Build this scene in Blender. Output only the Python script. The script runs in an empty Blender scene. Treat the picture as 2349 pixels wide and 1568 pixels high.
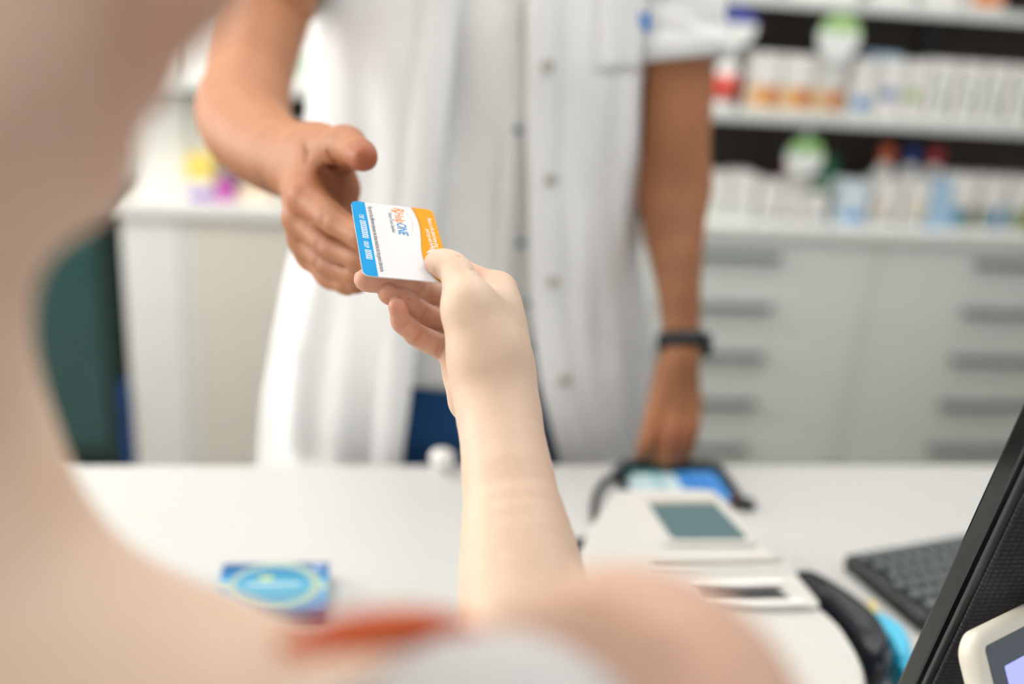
import bpy, bmesh, math, random
import numpy as np
from mathutils import Vector, Matrix

random.seed(4)
SC = bpy.context.scene
COL = SC.collection
PI = math.pi

# ------------------------------------------------------------------ camera
F_PX, CX, CY = 2284.0, 1174.5, 784.0            # focal length in pixels of the 2349 x 1568 frame
up = np.array([.0719, -.9325, -.354]); up /= np.linalg.norm(up)
ax = np.array([14889., 281., 2284.]); ax /= np.linalg.norm(ax)
ax -= up * (ax @ up); ax /= np.linalg.norm(ax)
ay = np.cross(ax, up)
if ay[2] < 0: ay = -ay
RW = np.stack([ax, ay, up])                      # camera (x right, y down, z forward) -> world
CAM = np.array([0., 0., 1.52])

cd = bpy.data.cameras.new('camera'); cam = bpy.data.objects.new('camera', cd); COL.objects.link(cam)
cd.sensor_width = 36.0; cd.lens = 36.0 * F_PX / 2349.0
cd.clip_start = 0.02; cd.clip_end = 60
m3 = np.stack([RW[:, 0], -RW[:, 1], -RW[:, 2]], 1)
cam.matrix_world = Matrix(m3.tolist()).to_4x4()
cam.location = CAM.tolist()
cd.dof.use_dof = True; cd.dof.focus_distance = 0.612; cd.dof.aperture_fstop = 2.05; cd.dof.aperture_blades = 0
SC.camera = cam

# ------------------------------------------------------------------ world, lights, exposure
w = bpy.data.worlds.new('daylight'); SC.world = w; w.use_nodes = True
bg = w.node_tree.nodes['Background']; bg.inputs[0].default_value = (.86, .93, 1, 1); bg.inputs[1].default_value = 1.0
SC.view_settings.view_transform = 'Standard'; SC.view_settings.look = 'None'
SC.view_settings.gamma = 1.0; SC.view_settings.use_curve_mapping = False
SC.view_settings.exposure = -0.52
try:
    SC.cycles.use_denoising = True
    SC.cycles.max_bounces = 4; SC.cycles.diffuse_bounces = 3; SC.cycles.glossy_bounces = 2; SC.cycles.transmission_bounces = 2
    SC.cycles.caustics_reflective = False; SC.cycles.caustics_refractive = False
    SC.cycles.use_adaptive_sampling = True; SC.cycles.adaptive_threshold = .10; SC.cycles.adaptive_min_samples = 12
except Exception: pass

def area(name, loc, target, sx, sy, power, col):
    l = bpy.data.lights.new(name, 'AREA'); l.shape = 'RECTANGLE'; l.size = sx; l.size_y = sy
    l.energy = power; l.color = col
    o = bpy.data.objects.new(name, l); COL.objects.link(o); o.location = loc
    o.rotation_euler = (Vector(target) - Vector(loc)).to_track_quat('-Z', 'Y').to_euler()
    return o
WARM = (1.0, .975, .94); NEUT = (.98, .98, 1.0); COOL = (.80, .90, 1.0)
CEIL_LIGHTS = [(-.95, 1.9, 1.2, .6, 20), (-.95, .9, 1.2, .6, 8), (.75, 1.75, 1.2, .6, 12), (.75, .75, 1.2, .6, 9),
               (.3, 2.5, 1.2, .4, 8), (1.7, 2.45, 1.2, .4, 12), (-.2, -1.2, 1.2, .6, 3)]
for i, (x, y, sx, sy, p) in enumerate(CEIL_LIGHTS):
    area('ceiling_panel_light', (x, y, 2.655), (x, y, 0), sx - .06, sy - .06, p, WARM if x < 0 else NEUT)
area('left_window_daylight', (-2.36, 1.7, 1.75), (.3, .9, 1.2), 1.9, 1.5, 100, WARM)
area('right_window_daylight', (3.1, .3, 1.6), (.3, 1.0, 1.2), 2.2, 1.7, 8, COOL)
area('front_fill_light', (.2, -2.72, 1.7), (.3, 1.0, 1.1), 3.2, 1.7, 40, NEUT)  # unseen fill from behind the camera, added to brighten upright surfaces

# ------------------------------------------------------------------ helpers
def P(px, py, d):
    return RW @ np.array([(px - CX) / F_PX * d, (py - CY) / F_PX * d, d]) + CAM
def ray(px, py): return RW @ np.array([(px - CX) / F_PX, (py - CY) / F_PX, 1.])
def onz(px, py, z):
    r = ray(px, py); return CAM + r * (z - CAM[2]) / r[2]
def ony(px, py, y):
    r = ray(px, py); return CAM + r * (y - CAM[1]) / r[1]

def lin(c):
    return tuple(((v / 255) / 12.92 if v <= 10.31 else (((v / 255) + .055) / 1.055) ** 2.4) for v in c)

def nrm(v): v = np.array(v, float); return v / np.linalg.norm(v)

MATS = {}
def mat(name, rgb, rough=.5, metal=0., var=.04, scale=30., bump=0., bscale=None, emit=0., spec=None, sss=0., coat=0., alpha=None):
    if name in MATS: return MATS[name]
    m = bpy.data.materials.new(name); m.use_nodes = True
    nt = m.node_tree; b = nt.nodes['Principled BSDF']
    c = lin(rgb)
    tc = nt.nodes.new('ShaderNodeTexCoord')
    nz = nt.nodes.new('ShaderNodeTexNoise'); nz.inputs['Scale'].default_value = scale; nz.inputs['Detail'].default_value = 4
    nt.links.new(tc.outputs['Object'], nz.inputs['Vector'])
    mx = nt.nodes.new('ShaderNodeMix'); mx.data_type = 'RGBA'
    mx.inputs[6].default_value = (*[v * (1 - var) for v in c], 1)
    mx.inputs[7].default_value = (*[min(1, v * (1 + var)) for v in c], 1)
    nt.links.new(nz.outputs['Fac'], mx.inputs[0]); nt.links.new(mx.outputs[2], b.inputs['Base Color'])
    b.inputs['Roughness'].default_value = rough; b.inputs['Metallic'].default_value = metal
    if spec is not None: b.inputs['Specular IOR Level'].default_value = spec
    if coat: b.inputs['Coat Weight'].default_value = coat
    if sss:
        b.inputs['Subsurface Weight'].default_value = sss
        b.inputs['Subsurface Radius'].default_value = (1, .35, .2); b.inputs['Subsurface Scale'].default_value = .006
    if emit:
        b.inputs['Emission Color'].default_value = (*c, 1); b.inputs['Emission Strength'].default_value = emit
    if bump:
        n2 = nt.nodes.new('ShaderNodeTexNoise'); n2.inputs['Scale'].default_value = bscale or scale * 4
        n2.inputs['Detail'].default_value = 5
        nt.links.new(tc.outputs['Object'], n2.inputs['Vector'])
        bp = nt.nodes.new('ShaderNodeBump'); bp.inputs['Strength'].default_value = bump; bp.inputs['Distance'].default_value = .002
        nt.links.new(n2.outputs['Fac'], bp.inputs['Height']); nt.links.new(bp.outputs['Normal'], b.inputs['Normal'])
    if emit and name == 'lamp_diffuser': m.cycles.emission_sampling = 'NONE'
    MATS[name] = m
    return m

def skin_mat(name, base, red, dark, bumpy=.15):
    m = bpy.data.materials.new(name); m.use_nodes = True
    nt = m.node_tree; b = nt.nodes['Principled BSDF']; L = nt.links
    tc = nt.nodes.new('ShaderNodeTexCoord')
    at = nt.nodes.new('ShaderNodeAttribute'); at.attribute_name = 'tint'
    sp = nt.nodes.new('ShaderNodeSeparateColor'); L.new(at.outputs['Color'], sp.inputs[0])
    nz = nt.nodes.new('ShaderNodeTexNoise'); nz.inputs['Scale'].default_value = 45; nz.inputs['Detail'].default_value = 5
    L.new(tc.outputs['Object'], nz.inputs['Vector'])
    m0 = nt.nodes.new('ShaderNodeMix'); m0.data_type = 'RGBA'
    m0.inputs[6].default_value = (*lin(base), 1); m0.inputs[7].default_value = (*[v * .86 for v in lin(base)[:1]], *[v * .80 for v in lin(base)[1:]], 1)
    L.new(nz.outputs['Fac'], m0.inputs[0])
    m1 = nt.nodes.new('ShaderNodeMix'); m1.data_type = 'RGBA'; m1.inputs[7].default_value = (*lin(red), 1)
    L.new(sp.outputs[0], m1.inputs[0]); L.new(m0.outputs[2], m1.inputs[6])
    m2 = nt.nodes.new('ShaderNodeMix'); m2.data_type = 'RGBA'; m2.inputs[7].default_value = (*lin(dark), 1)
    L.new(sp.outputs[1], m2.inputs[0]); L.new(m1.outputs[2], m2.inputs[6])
    L.new(m2.outputs[2], b.inputs['Base Color'])
    b.inputs['Roughness'].default_value = .52; b.inputs['Specular IOR Level'].default_value = .35
    b.inputs['Subsurface Weight'].default_value = 0.0
    b.inputs['Subsurface Radius'].default_value = (1, .35, .2); b.inputs['Subsurface Scale'].default_value = .004
    vz = nt.nodes.new('ShaderNodeTexVoronoi'); vz.inputs['Scale'].default_value = 700
    L.new(tc.outputs['Object'], vz.inputs['Vector'])
    n2 = nt.nodes.new('ShaderNodeTexNoise'); n2.inputs['Scale'].default_value = 160; n2.inputs['Detail'].default_value = 4
    L.new(tc.outputs['Object'], n2.inputs['Vector'])
    ad = nt.nodes.new('ShaderNodeMath'); ad.operation = 'MULTIPLY_ADD'; ad.inputs[1].default_value = .35
    L.new(vz.outputs['Distance'], ad.inputs[0]); L.new(n2.outputs['Fac'], ad.inputs[2])
    bp = nt.nodes.new('ShaderNodeBump'); bp.inputs['Strength'].default_value = bumpy; bp.inputs['Distance'].default_value = .0015
    L.new(ad.outputs[0], bp.inputs['Height']); L.new(bp.outputs['Normal'], b.inputs['Normal'])
    MATS[name] = m
    return m

def tag(o, label=None, cat=None, group=None, kind=None):
    if label: o['label'] = label
    if cat: o['category'] = cat
    if group: o['group'] = group
    if kind: o['kind'] = kind
    return o

def thing(name, loc, label, cat, group=None, rz=0., kind=None):
    o = bpy.data.objects.new(name, None); COL.objects.link(o); o.location = tuple(loc); o.rotation_euler = (0, 0, rz)
    o.empty_display_size = .05
    return tag(o, label, cat, group, kind)

def link(name, me, m=None, parent=None, loc=None, rot=None):
    o = bpy.data.objects.new(name, me); COL.objects.link(o)
    if m is not None and not me.materials: me.materials.append(m)
    if parent is not None: o.parent = parent
    if loc is not None: o.location = tuple(loc)
    if rot is not None: o.rotation_euler = rot
    return o

def pyd(name, v, f, m=None, parent=None, smooth=False, loc=None, rot=None):
    me = bpy.data.meshes.new(name); me.from_pydata([tuple(map(float, q)) for q in v], [], [tuple(map(int, q)) for q in f]); me.update()
    if smooth: me.polygons.foreach_set('use_smooth', [True] * len(me.polygons))
    return link(name, me, m, parent, loc, rot)

def bm_obj(name, bm, m, parent=None, loc=None, rot=None, smooth=False):
    me = bpy.data.meshes.new(name); bmesh.ops.recalc_face_normals(bm, faces=bm.faces); bm.to_mesh(me); bm.free()
    if smooth: me.polygons.foreach_set('use_smooth', [True] * len(me.polygons))
    return link(name, me, m, parent, loc, rot)

def add_box(bm, c, s, bev=0., seg=2, rot=None):
    mt = Matrix.Translation(c) @ (rot.to_4x4() if rot is not None else Matrix.Identity(4)) @ Matrix.Diagonal((*s, 1))
    r = bmesh.ops.create_cube(bm, size=1, matrix=mt)
    if bev:
        es = list({e for v in r['verts'] for e in v.link_edges})
        bmesh.ops.bevel(bm, geom=es, offset=bev, segments=seg, affect='EDGES', profile=.5)

def box(name, c, s, m, parent=None, bev=.0015, seg=2, rot=None, loc=None, orot=None, smooth=False):
    bm = bmesh.new(); add_box(bm, c, s, bev, seg, rot)
    return bm_obj(name, bm, m, parent, loc, orot, smooth)

def add_cyl(bm, a, b, ra, rb=None, n=24, cap=True):
    a = Vector(a); b = Vector(b); rb = ra if rb is None else rb
    d = b - a; q = d.to_track_quat('Z', 'Y').to_matrix().to_4x4()
    bmesh.ops.create_cone(bm, cap_ends=cap, segments=n, radius1=ra, radius2=rb, depth=d.length, matrix=Matrix.Translation((a + b) / 2) @ q)

def cyl(name, a, b, ra, m, parent=None, rb=None, n=24, smooth=True):
    bm = bmesh.new(); add_cyl(bm, a, b, ra, rb, n)
    o = bm_obj(name, bm, m, parent)
    if smooth:
        for p in o.data.polygons: p.use_smooth = len(p.vertices) == 4
    return o

def lathe(name, prof, m, parent=None, n=28, loc=None):
    v, f = [], []
    for r, z in prof:
        for k in range(n): v.append((r * math.cos(2 * PI * k / n), r * math.sin(2 * PI * k / n), z))
    for i in range(len(prof) - 1):
        for k in range(n): f.append((i * n + k, i * n + (k + 1) % n, (i + 1) * n + (k + 1) % n, (i + 1) * n + k))
    f.append(tuple(range(n))[::-1]); f.append(tuple((len(prof) - 1) * n + k for k in range(n)))
    return pyd(name, v, f, m, parent, True, loc)

def tube(name, pts, r, m, parent=None, n=10, closed=False):
    pts = [Vector(tuple(p)) for p in pts]; v, f = [], []
    N = len(pts); nrm = None
    for i, p in enumerate(pts):
        t = (pts[min(i + 1, N - 1)] - pts[max(i - 1, 0)]).normalized()
        if nrm is None: nrm = t.orthogonal().normalized()
        nrm = (nrm - t * nrm.dot(t)).normalized(); bn = t.cross(nrm)
        rr = r[i] if isinstance(r, (list, tuple)) else r
        for k in range(n):
            a = 2 * PI * k / n; v.append(p + (nrm * math.cos(a) + bn * math.sin(a)) * rr)
    for i in range(N - 1):
        for k in range(n): f.append((i * n + k, i * n + (k + 1) % n, (i + 1) * n + (k + 1) % n, (i + 1) * n + k))
    f.append(tuple(range(n))[::-1]); f.append(tuple((N - 1) * n + k for k in range(n)))
    return pyd(name, v, f, m, parent, True)

def spline(pts, n=8):
    pts = [np.array(p, float) for p in pts]; out = []
    q = [2 * pts[0] - pts[1]] + pts + [2 * pts[-1] - pts[-2]]
    for i in range(1, len(q) - 2):
        for t in np.linspace(0, 1, n, endpoint=False):
            a, b, c, d = q[i - 1:i + 3]
            out.append(.5 * (2 * b + (c - a) * t + (2 * a - 5 * b + 4 * c - d) * t * t + (3 * b - a - 3 * c + d) * t ** 3))
    out.append(pts[-1]); return out

def prism(name, outline, z0, z1, m, parent=None, loc=None, rot=None, smooth=False):
    n = len(outline)
    v = [(x, y, z0) for x, y in outline] + [(x, y, z1) for x, y in outline]
    f = [tuple(range(n))[::-1], tuple(range(n, 2 * n))] + [(i, (i + 1) % n, n + (i + 1) % n, n + i) for i in range(n)]
    return pyd(name, v, f, m, parent, smooth, loc, rot)

def rrect(x0, y0, x1, y1, r, n=6):
    out = []
    for cx, cy, a0 in ((x1 - r, y0 + r, -PI / 2), (x1 - r, y1 - r, 0), (x0 + r, y1 - r, PI / 2), (x0 + r, y0 + r, PI)):
        for k in range(n + 1):
            a = a0 + PI / 2 * k / n; out.append((cx + r * math.cos(a), cy + r * math.sin(a)))
    return out

def text(name, s, size, m, parent, mw, sx=1., shear=0., bold=0., align='LEFT', ext=0.00004):
    cu = bpy.data.curves.new(name, 'FONT'); cu.body = s; cu.size = 1.0; cu.shear = shear; cu.offset = bold
    cu.align_x = align; cu.extrude = 0; cu.resolution_u = 3
    t = bpy.data.objects.new(name, cu); COL.objects.link(t)
    dg = bpy.context.evaluated_depsgraph_get()
    me = bpy.data.meshes.new_from_object(t.evaluated_get(dg))
    bpy.data.objects.remove(t); bpy.data.curves.remove(cu)
    me.transform(Matrix.Diagonal((sx * size, size, 1, 1)))
    me.materials.clear(); me.materials.append(m)
    o = link(name, me, None, parent); o.matrix_local = mw
    return o

# ---- implicit surfaces: smooth unions of tapered capsules and ellipsoids, meshed by surface nets
def smin(a, b, k):
    h = np.maximum(k - np.abs(a - b), 0) / k
    return np.minimum(a, b) - h * h * k * .25
class Field:
    def __init__(s, lo, hi, h):
        s.lo = np.array(lo, float); s.h = h
        s.n = np.ceil((np.array(hi) - s.lo) / h).astype(int) + 1
        s.F = np.ones(s.n, np.float32)
        s.ax = [(s.lo[i] + h * np.arange(s.n[i])).astype(np.float32) for i in range(3)]
    def like(s):
        q = Field.__new__(Field); q.lo, q.h, q.n, q.ax = s.lo, s.h, s.n, s.ax; q.F = np.ones(s.n, np.float32); return q
    def sl(s, lo, hi):
        i0 = np.clip(np.floor((np.array(lo) - s.lo) / s.h).astype(int), 0, s.n); i1 = np.clip(np.ceil((np.array(hi) - s.lo) / s.h).astype(int) + 1, 0, s.n)
        return tuple(slice(a, b) for a, b in zip(i0, i1))
    def grid(s, q):
        return s.ax[0][q[0]][:, None, None], s.ax[1][q[1]][None, :, None], s.ax[2][q[2]][None, None, :]
    def put(s, q, d, k, sub):
        if d.size == 0: return
        if sub: s.F[q] = -smin(-s.F[q], d, k)
        else: s.F[q] = smin(s.F[q], d, k)
    def cap(s, a, b, ra, rb=None, k=.004, sub=False, pad=0.):
        a = np.array(a, float); b = np.array(b, float); rb = ra if rb is None else rb
        R = max(max(ra, rb) + k + 2 * s.h, pad)
        q = s.sl(np.minimum(a, b) - R, np.maximum(a, b) + R); x, y, z = s.grid(q)
        ba = b - a; L = float(ba @ ba) + 1e-12
        t = np.clip(((x - a[0]) * ba[0] + (y - a[1]) * ba[1] + (z - a[2]) * ba[2]) / L, 0, 1)
        d = np.sqrt((x - a[0] - t * ba[0]) ** 2 + (y - a[1] - t * ba[1]) ** 2 + (z - a[2] - t * ba[2]) ** 2) - (ra + (rb - ra) * t)
        s.put(q, d.astype(np.float32), k, sub)
    def chain(s, pts, rs, k=.003, n=5):
        q4 = spline([np.append(np.array(p, float), r) for p, r in zip(pts, rs)], n) if len(pts) > 2 else [np.append(np.array(p, float), r) for p, r in zip(pts, rs)]
        a = np.array(q4); R = a[:, 3].max() + k + 3 * s.h
        q = s.sl(a[:, :3].min(0) - R, a[:, :3].max(0) + R)
        G = Field.__new__(Field); G.lo = np.array([s.ax[i][q[i]][0] for i in range(3)], float); G.h = s.h
        G.ax = [s.ax[i][q[i]] for i in range(3)]; G.n = np.array([len(x) for x in G.ax]); G.F = np.ones(G.n, np.float32)
        for i in range(len(a) - 1): G.cap(a[i, :3], a[i + 1, :3], a[i, 3], a[i + 1, 3], .0008, pad=R)
        s.put(q, G.F, k, False)
    def ell(s, c, r, M=None, k=.006, sub=False):
        c = np.array(c, float); r = np.array(r, float); M = np.eye(3) if M is None else np.array(M)
        R = r.max() + k + 2 * s.h
        q = s.sl(c - R, c + R); x, y, z = s.grid(q); x = x - c[0]; y = y - c[1]; z = z - c[2]
        u = [(x * M[0, i] + y * M[1, i] + z * M[2, i]) for i in range(3)]      # columns of M are the ellipsoid's axes
        k0 = np.sqrt(sum((u[i] / r[i]) ** 2 for i in range(3))); k1 = np.sqrt(sum((u[i] / r[i] ** 2) ** 2 for i in range(3))) + 1e-9
        s.put(q, (k0 * (k0 - 1) / k1).astype(np.float32), k, sub)
    def at(s, p):
        i = np.clip(np.round((np.array(p) - s.lo) / s.h).astype(int), 0, s.n - 1); return s.F[tuple(i)]
    def hit(s, px, py, d0, d1):
        for d in np.arange(d0, d1, s.h * .6):
            p = P(px, py, d)
            if s.at(p) < 0: return p
        return None
    def crease(s, pix, r=.0009, k=.002, d0=.5, d1=.85, sink=0.):
        pts = [s.hit(x, y, d0, d1) for x, y in pix]; pts = [p - nrm(CAM - p) * sink for p in pts if p is not None]
        for a, b in zip(pts[:-1], pts[1:]):
            if np.linalg.norm(a - b) < .02: s.cap(a, b, r, None, k, True)
    def mesh(s, smooth=1):
        F = s.F; S = F < 0; nx, ny, nz = F.shape
        offs = [(i, j, k) for i in (0, 1) for j in (0, 1) for k in (0, 1)]
        cnt = np.zeros((nx - 1, ny - 1, nz - 1), np.int8)
        for i, j, k in offs: cnt += S[i:nx - 1 + i, j:ny - 1 + j, k:nz - 1 + k]
        act = (cnt > 0) & (cnt < 8); ii = np.argwhere(act)
        idx = -np.ones(act.shape, np.int64); idx[act] = np.arange(len(ii))
        val = {o: F[ii[:, 0] + o[0], ii[:, 1] + o[1], ii[:, 2] + o[2]].astype(float) for o in offs}
        acc = np.zeros((len(ii), 3)); num = np.zeros(len(ii))
        for o in offs:
            for d in range(3):
                if o[d]: continue
                e = tuple(o[m] + (m == d) for m in range(3)); a, b = val[o], val[e]
                c = (a < 0) != (b < 0); t = np.where(c, a / np.where(c, a - b, 1), 0)
                p = np.tile(np.array(o, float), (len(ii), 1)); p[:, d] += t
                acc += p * c[:, None]; num += c
        V = s.lo + s.h * (ii + acc / num[:, None])
        faces = []
        for d in range(3):
            e1, e2 = [(1, 2), (2, 0), (0, 1)][d]
            sa = [slice(None)] * 3; sb = [slice(None)] * 3; sa[d] = slice(0, -1); sb[d] = slice(1, None)
            c = S[tuple(sa)] != S[tuple(sb)]; g = np.argwhere(c)
            ok = (g[:, e1] > 0) & (g[:, e2] > 0) & (g[:, e1] < act.shape[e1]) & (g[:, e2] < act.shape[e2]); g = g[ok]
            u1 = np.eye(3, dtype=int)[e1]; u2 = np.eye(3, dtype=int)[e2]
            q = [g, g - u1, g - u1 - u2, g - u2]
            fa = np.stack([idx[w_[:, 0], w_[:, 1], w_[:, 2]] for w_ in q], 1)
            fl = S[g[:, 0], g[:, 1], g[:, 2]]; fa[~fl] = fa[~fl][:, ::-1]
            faces.append(fa)
        Q = np.concatenate(faces)
        for _ in range(smooth):
            s_ = np.zeros_like(V); n_ = np.zeros(len(V))
            for a in range(4):
                b = (a + 1) % 4
                np.add.at(s_, Q[:, a], V[Q[:, b]]); np.add.at(s_, Q[:, b], V[Q[:, a]])
                np.add.at(n_, Q[:, a], 1); np.add.at(n_, Q[:, b], 1)
            V = V * .5 + .5 * s_ / np.maximum(n_, 1)[:, None]
        return V, Q

def organic(name, parts, m, parent, tints=(), origin=(0, 0, 0)):
    """parts: list of (verts, quads); tints: list of (x, y, z, radius, red, dark)"""
    vs, qs, n = [], [], 0
    for v, q in parts: vs.append(v); qs.append(q + n); n += len(v)
    V = np.concatenate(vs); Q = np.concatenate(qs)
    me = bpy.data.meshes.new(name)
    me.vertices.add(len(V)); me.vertices.foreach_set('co', (V - np.array(origin)).astype(np.float32).ravel())
    me.loops.add(Q.size); me.loops.foreach_set('vertex_index', Q.astype(np.int32).ravel())
    me.polygons.add(len(Q)); me.polygons.foreach_set('loop_start', np.arange(0, Q.size, 4, dtype=np.int32))
    me.polygons.foreach_set('use_smooth', np.ones(len(Q), bool))
    me.update(calc_edges=True); me.validate()
    if tints is not None:
        c = np.zeros((len(V), 4), np.float32); c[:, 3] = 1
        for x, y, z, r, red, dark in tints:
            g = np.exp(-((V - np.array([x, y, z])) ** 2).sum(1) / (r * r))
            c[:, 0] = np.maximum(c[:, 0], red * g); c[:, 1] = np.maximum(c[:, 1], dark * g)
        at = me.color_attributes.new('tint', 'FLOAT_COLOR', 'POINT'); at.data.foreach_set('color', c.ravel())
    return link(name, me, m, parent)

# ------------------------------------------------------------------ the setting
wallm = mat('wall_paint', (216, 216, 210), .8, var=.03, scale=3, bump=.05, bscale=200)
ceilm = mat('ceiling_paint', (240, 240, 238), .85, var=.02)
floorm = mat('floor_vinyl', (120, 114, 106), .45, var=.06, scale=8)
def struct(o, label): return tag(o, label, kind='structure')
X0, X1, Y0, Y1, ZC = -2.4, 3.15, -2.75, 3.15, 2.7
struct(box('floor', ((X0 + X1) / 2, (Y0 + Y1) / 2, -.05), (X1 - X0 + .4, Y1 - Y0 + .4, .1), floorm, bev=0), 'pale grey vinyl floor of the pharmacy')
struct(box('ceiling', ((X0 + X1) / 2, (Y0 + Y1) / 2, ZC + .05), (X1 - X0 + .4, Y1 - Y0 + .4, .1), ceilm, bev=0), 'white ceiling of the pharmacy')
fill_cut_wall = mat('wall_brown_fill_cut', (140, 116, 92), .6, var=.12, scale=5)  # brown invented for the unseen right wall, to weaken its bounce light
struct(box('wall_back', ((X0 + X1) / 2, Y1 + .05, ZC / 2), (X1 - X0 + .4, .1, ZC), wallm, bev=0), 'white wall behind the shelves')
def wall_with_hole(name, label, axis, at, lo, hi, h0, h1, z0, z1, wm=None):
    bm = bmesh.new()
    def seg(a, b, c, d):
        if b - a < 1e-4 or d - c < 1e-4: return
        cc = ((a + b) / 2, (c + d) / 2)
        if axis == 'x': add_box(bm, (at, cc[0], cc[1]), (.1, b - a, d - c))
        else: add_box(bm, (cc[0], at, cc[1]), (b - a, .1, d - c))
    seg(lo, h0, 0, ZC); seg(h1, hi, 0, ZC); seg(h0, h1, 0, z0); seg(h0, h1, z1, ZC)
    return struct(bm_obj(name, bm, wm or wallm), label)
wall_with_hole('wall_left', 'white side wall with a wide window', 'x', X0 - .05, Y0, Y1, .3, 2.7, .72, 2.48)
wall_with_hole('wall_right', 'unseen side wall with a window, made brown to cut fill light', 'x', X1 + .05, Y0, Y1, -.9, 1.5, .72, 2.48, fill_cut_wall)
wall_with_hole('wall_front', 'white shop front wall with a wide window', 'y', Y0 - .05, X0, X1, -1.5, 1.9, .75, 2.55)
framem = mat('window_frame_white', (235, 235, 232), .4)
def window(name, axis, at, a, b, z0, z1, label):
    bm = bmesh.new()
    def bar(p0, p1, q0, q1):
        c = ((p0 + p1) / 2, (q0 + q1) / 2)
        if axis == 'x': add_box(bm, (at, c[0], c[1]), (.06, p1 - p0, q1 - q0), .003)
        else: add_box(bm, (c[0], at, c[1]), (p1 - p0, .06, q1 - q0), .003)
    t = .05; mid = (a + b) / 2
    for p in (a, mid - t / 2, b - t): bar(p, p + t, z0, z1)
    for q in (z0, z1 - t): bar(a, b, q, q + t)
    return struct(bm_obj(name, bm, framem), label)
window('window_1', 'x', X0 - .03, .3, 2.7, .72, 2.48, 'white framed window in the left wall')
window('window_2', 'x', X1 + .03, -.9, 1.5, .72, 2.48, 'white framed window in the right wall')
window('window_3', 'y', Y0 - .03, -1.5, 1.9, .75, 2.55, 'white framed shop window behind the customer')
lampm = mat('lamp_housing', (235, 235, 235), .4)
diffm = mat('lamp_diffuser', (255, 250, 240), .6, emit=2.0)
for i, (x, y, sx, sy, p) in enumerate(CEIL_LIGHTS):
    t = thing('ceiling_light', (x, y, ZC), ['ceiling light panel above the cream drawer cabinet', 'ceiling light panel above the left end of the sales counter', 'ceiling light panel above the wide drawer cabinets',
        'ceiling light panel above the ivory receipt machine', 'narrow ceiling light panel by the shelves behind the pharmacist', 'narrow ceiling light panel by the shelves at the right', 'ceiling light panel behind the customer'][i], 'ceiling light', 'ceiling light panels')
    bm = bmesh.new()
    for dx, dy, a, b in ((0, sy / 2 - .01, sx, .02), (0, -sy / 2 + .01, sx, .02), (sx / 2 - .01, 0, .02, sy - .04), (-sx / 2 + .01, 0, .02, sy - .04)):
        add_box(bm, (dx, dy, -.02), (a, b, .04), .002)
    bm_obj('frame', bm, lampm, t)
    box('diffuser', (0, 0, -.008), (sx - .04, sy - .04, .012), diffm, t, bev=0)

# ------------------------------------------------------------------ counter
white_lam = mat('counter_laminate', (202, 202, 198), .32, var=.015, scale=6)
panel_lam = mat('counter_panel', (222, 221, 214), .5, var=.03)
CZ = .90
ct = thing('sales_counter', (0, .78, 0), 'long white laminate sales counter across the foreground', 'counter')
box('worktop', (.15, 0, CZ - .02), (3.5, .764, .04), white_lam, ct, bev=.004, seg=3)
for x in (-1.58, -.75, .15, 1.05, 1.88): box('support_panel', (x, .02, .43), (.03, .62, .86), panel_lam, ct)
for i, x in enumerate((-1.165, -.3, .6, 1.465)): box('front_panel', (x, -.30, .46), (.80, .02, .76), panel_lam, ct)
box('plinth', (.15, -.27, .04), (3.42, .02, .08), mat('plinth_grey', (120, 120, 118), .6), ct)

# ------------------------------------------------------------------ back cabinets with drawers
cabm = mat('cabinet_front', (226, 231, 224), .45, var=.02, scale=5)
cabm_l = mat('cabinet_front_cream', (214, 210, 198), .45, var=.02, scale=5)
cab_top = mat('cabinet_top_white', (222, 223, 217), .35, var=.02)
handm = mat('handle_grey_metal', (128, 142, 134), .35, metal=.55, var=.02)
CABY = 2.75
def drawer_cabinet(x0, x1, label, m, rows=((.746, .132), (.60, .15), (.44, .15), (.28, .15), (.12, .15)), handles=True, hw=.33):
    t = thing('drawer_cabinet', ((x0 + x1) / 2, CABY + .19, 0), label, 'cabinet')
    wdt = x1 - x0
    box('body', (0, .012, .425), (wdt - .004, .356, .77), m, t, bev=.002)
    for z, h in rows:
        d = box('drawer', (0, -.178, z), (wdt - .056, .02, h + (.0085 if h > .14 else 0)), m, t, bev=.0012)
        if handles:
            bm = bmesh.new(); z2 = z + (.014 if z > .7 else 0)
            add_box(bm, (0, -.212, z2), (hw, .012, .022), .004)
            for s in (-1, 1): add_box(bm, (s * (hw / 2 - .012), -.197, z2), (.012, .024, .016), .002)
            bm_obj('handle', bm, handm, d)
    for sg in (-1, 1): box('stile', (sg * (wdt / 2 - .0138), -.1785, .43), (.0265, .021, .765), cab_top, t, bev=.001)
    box('plinth', (0, .03, .02), (wdt - .01, .3, .04), mat('plinth_grey', (120, 120, 118), .6), t)
    return t
drawer_cabinet(-.49, -.02, 'cream drawer cabinet with flush fronts left of the pharmacist', cabm_l, handles=False)
drawer_cabinet(-.02, .56, 'white drawer cabinet directly behind the pharmacist', cabm)
drawer_cabinet(.56, 1.56, 'wide grey-white drawer cabinet right of the pharmacist with bar handles', cabm, hw=.36)
drawer_cabinet(1.56, 2.55, 'wide grey-white drawer cabinet at the right edge with bar handles', cabm, hw=.36)
t = thing('cabinet_end_panel', (-.57, CABY + .19, 0), 'pale upright end panel at the left end of the drawer cabinets', 'panel')
box('panel', (0, 0, .407), (.155, .38, .812), mat('end_panel_white', (224, 224, 218), .5, var=.02), t, bev=.003)
wt = thing('back_worktop', (.95, CABY + .19, .815), 'long white worktop along the drawer cabinets', 'worktop')
box('slab', (0, -.005, .019), (3.22, .41, .038), cab_top, wt, bev=.004)

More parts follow.
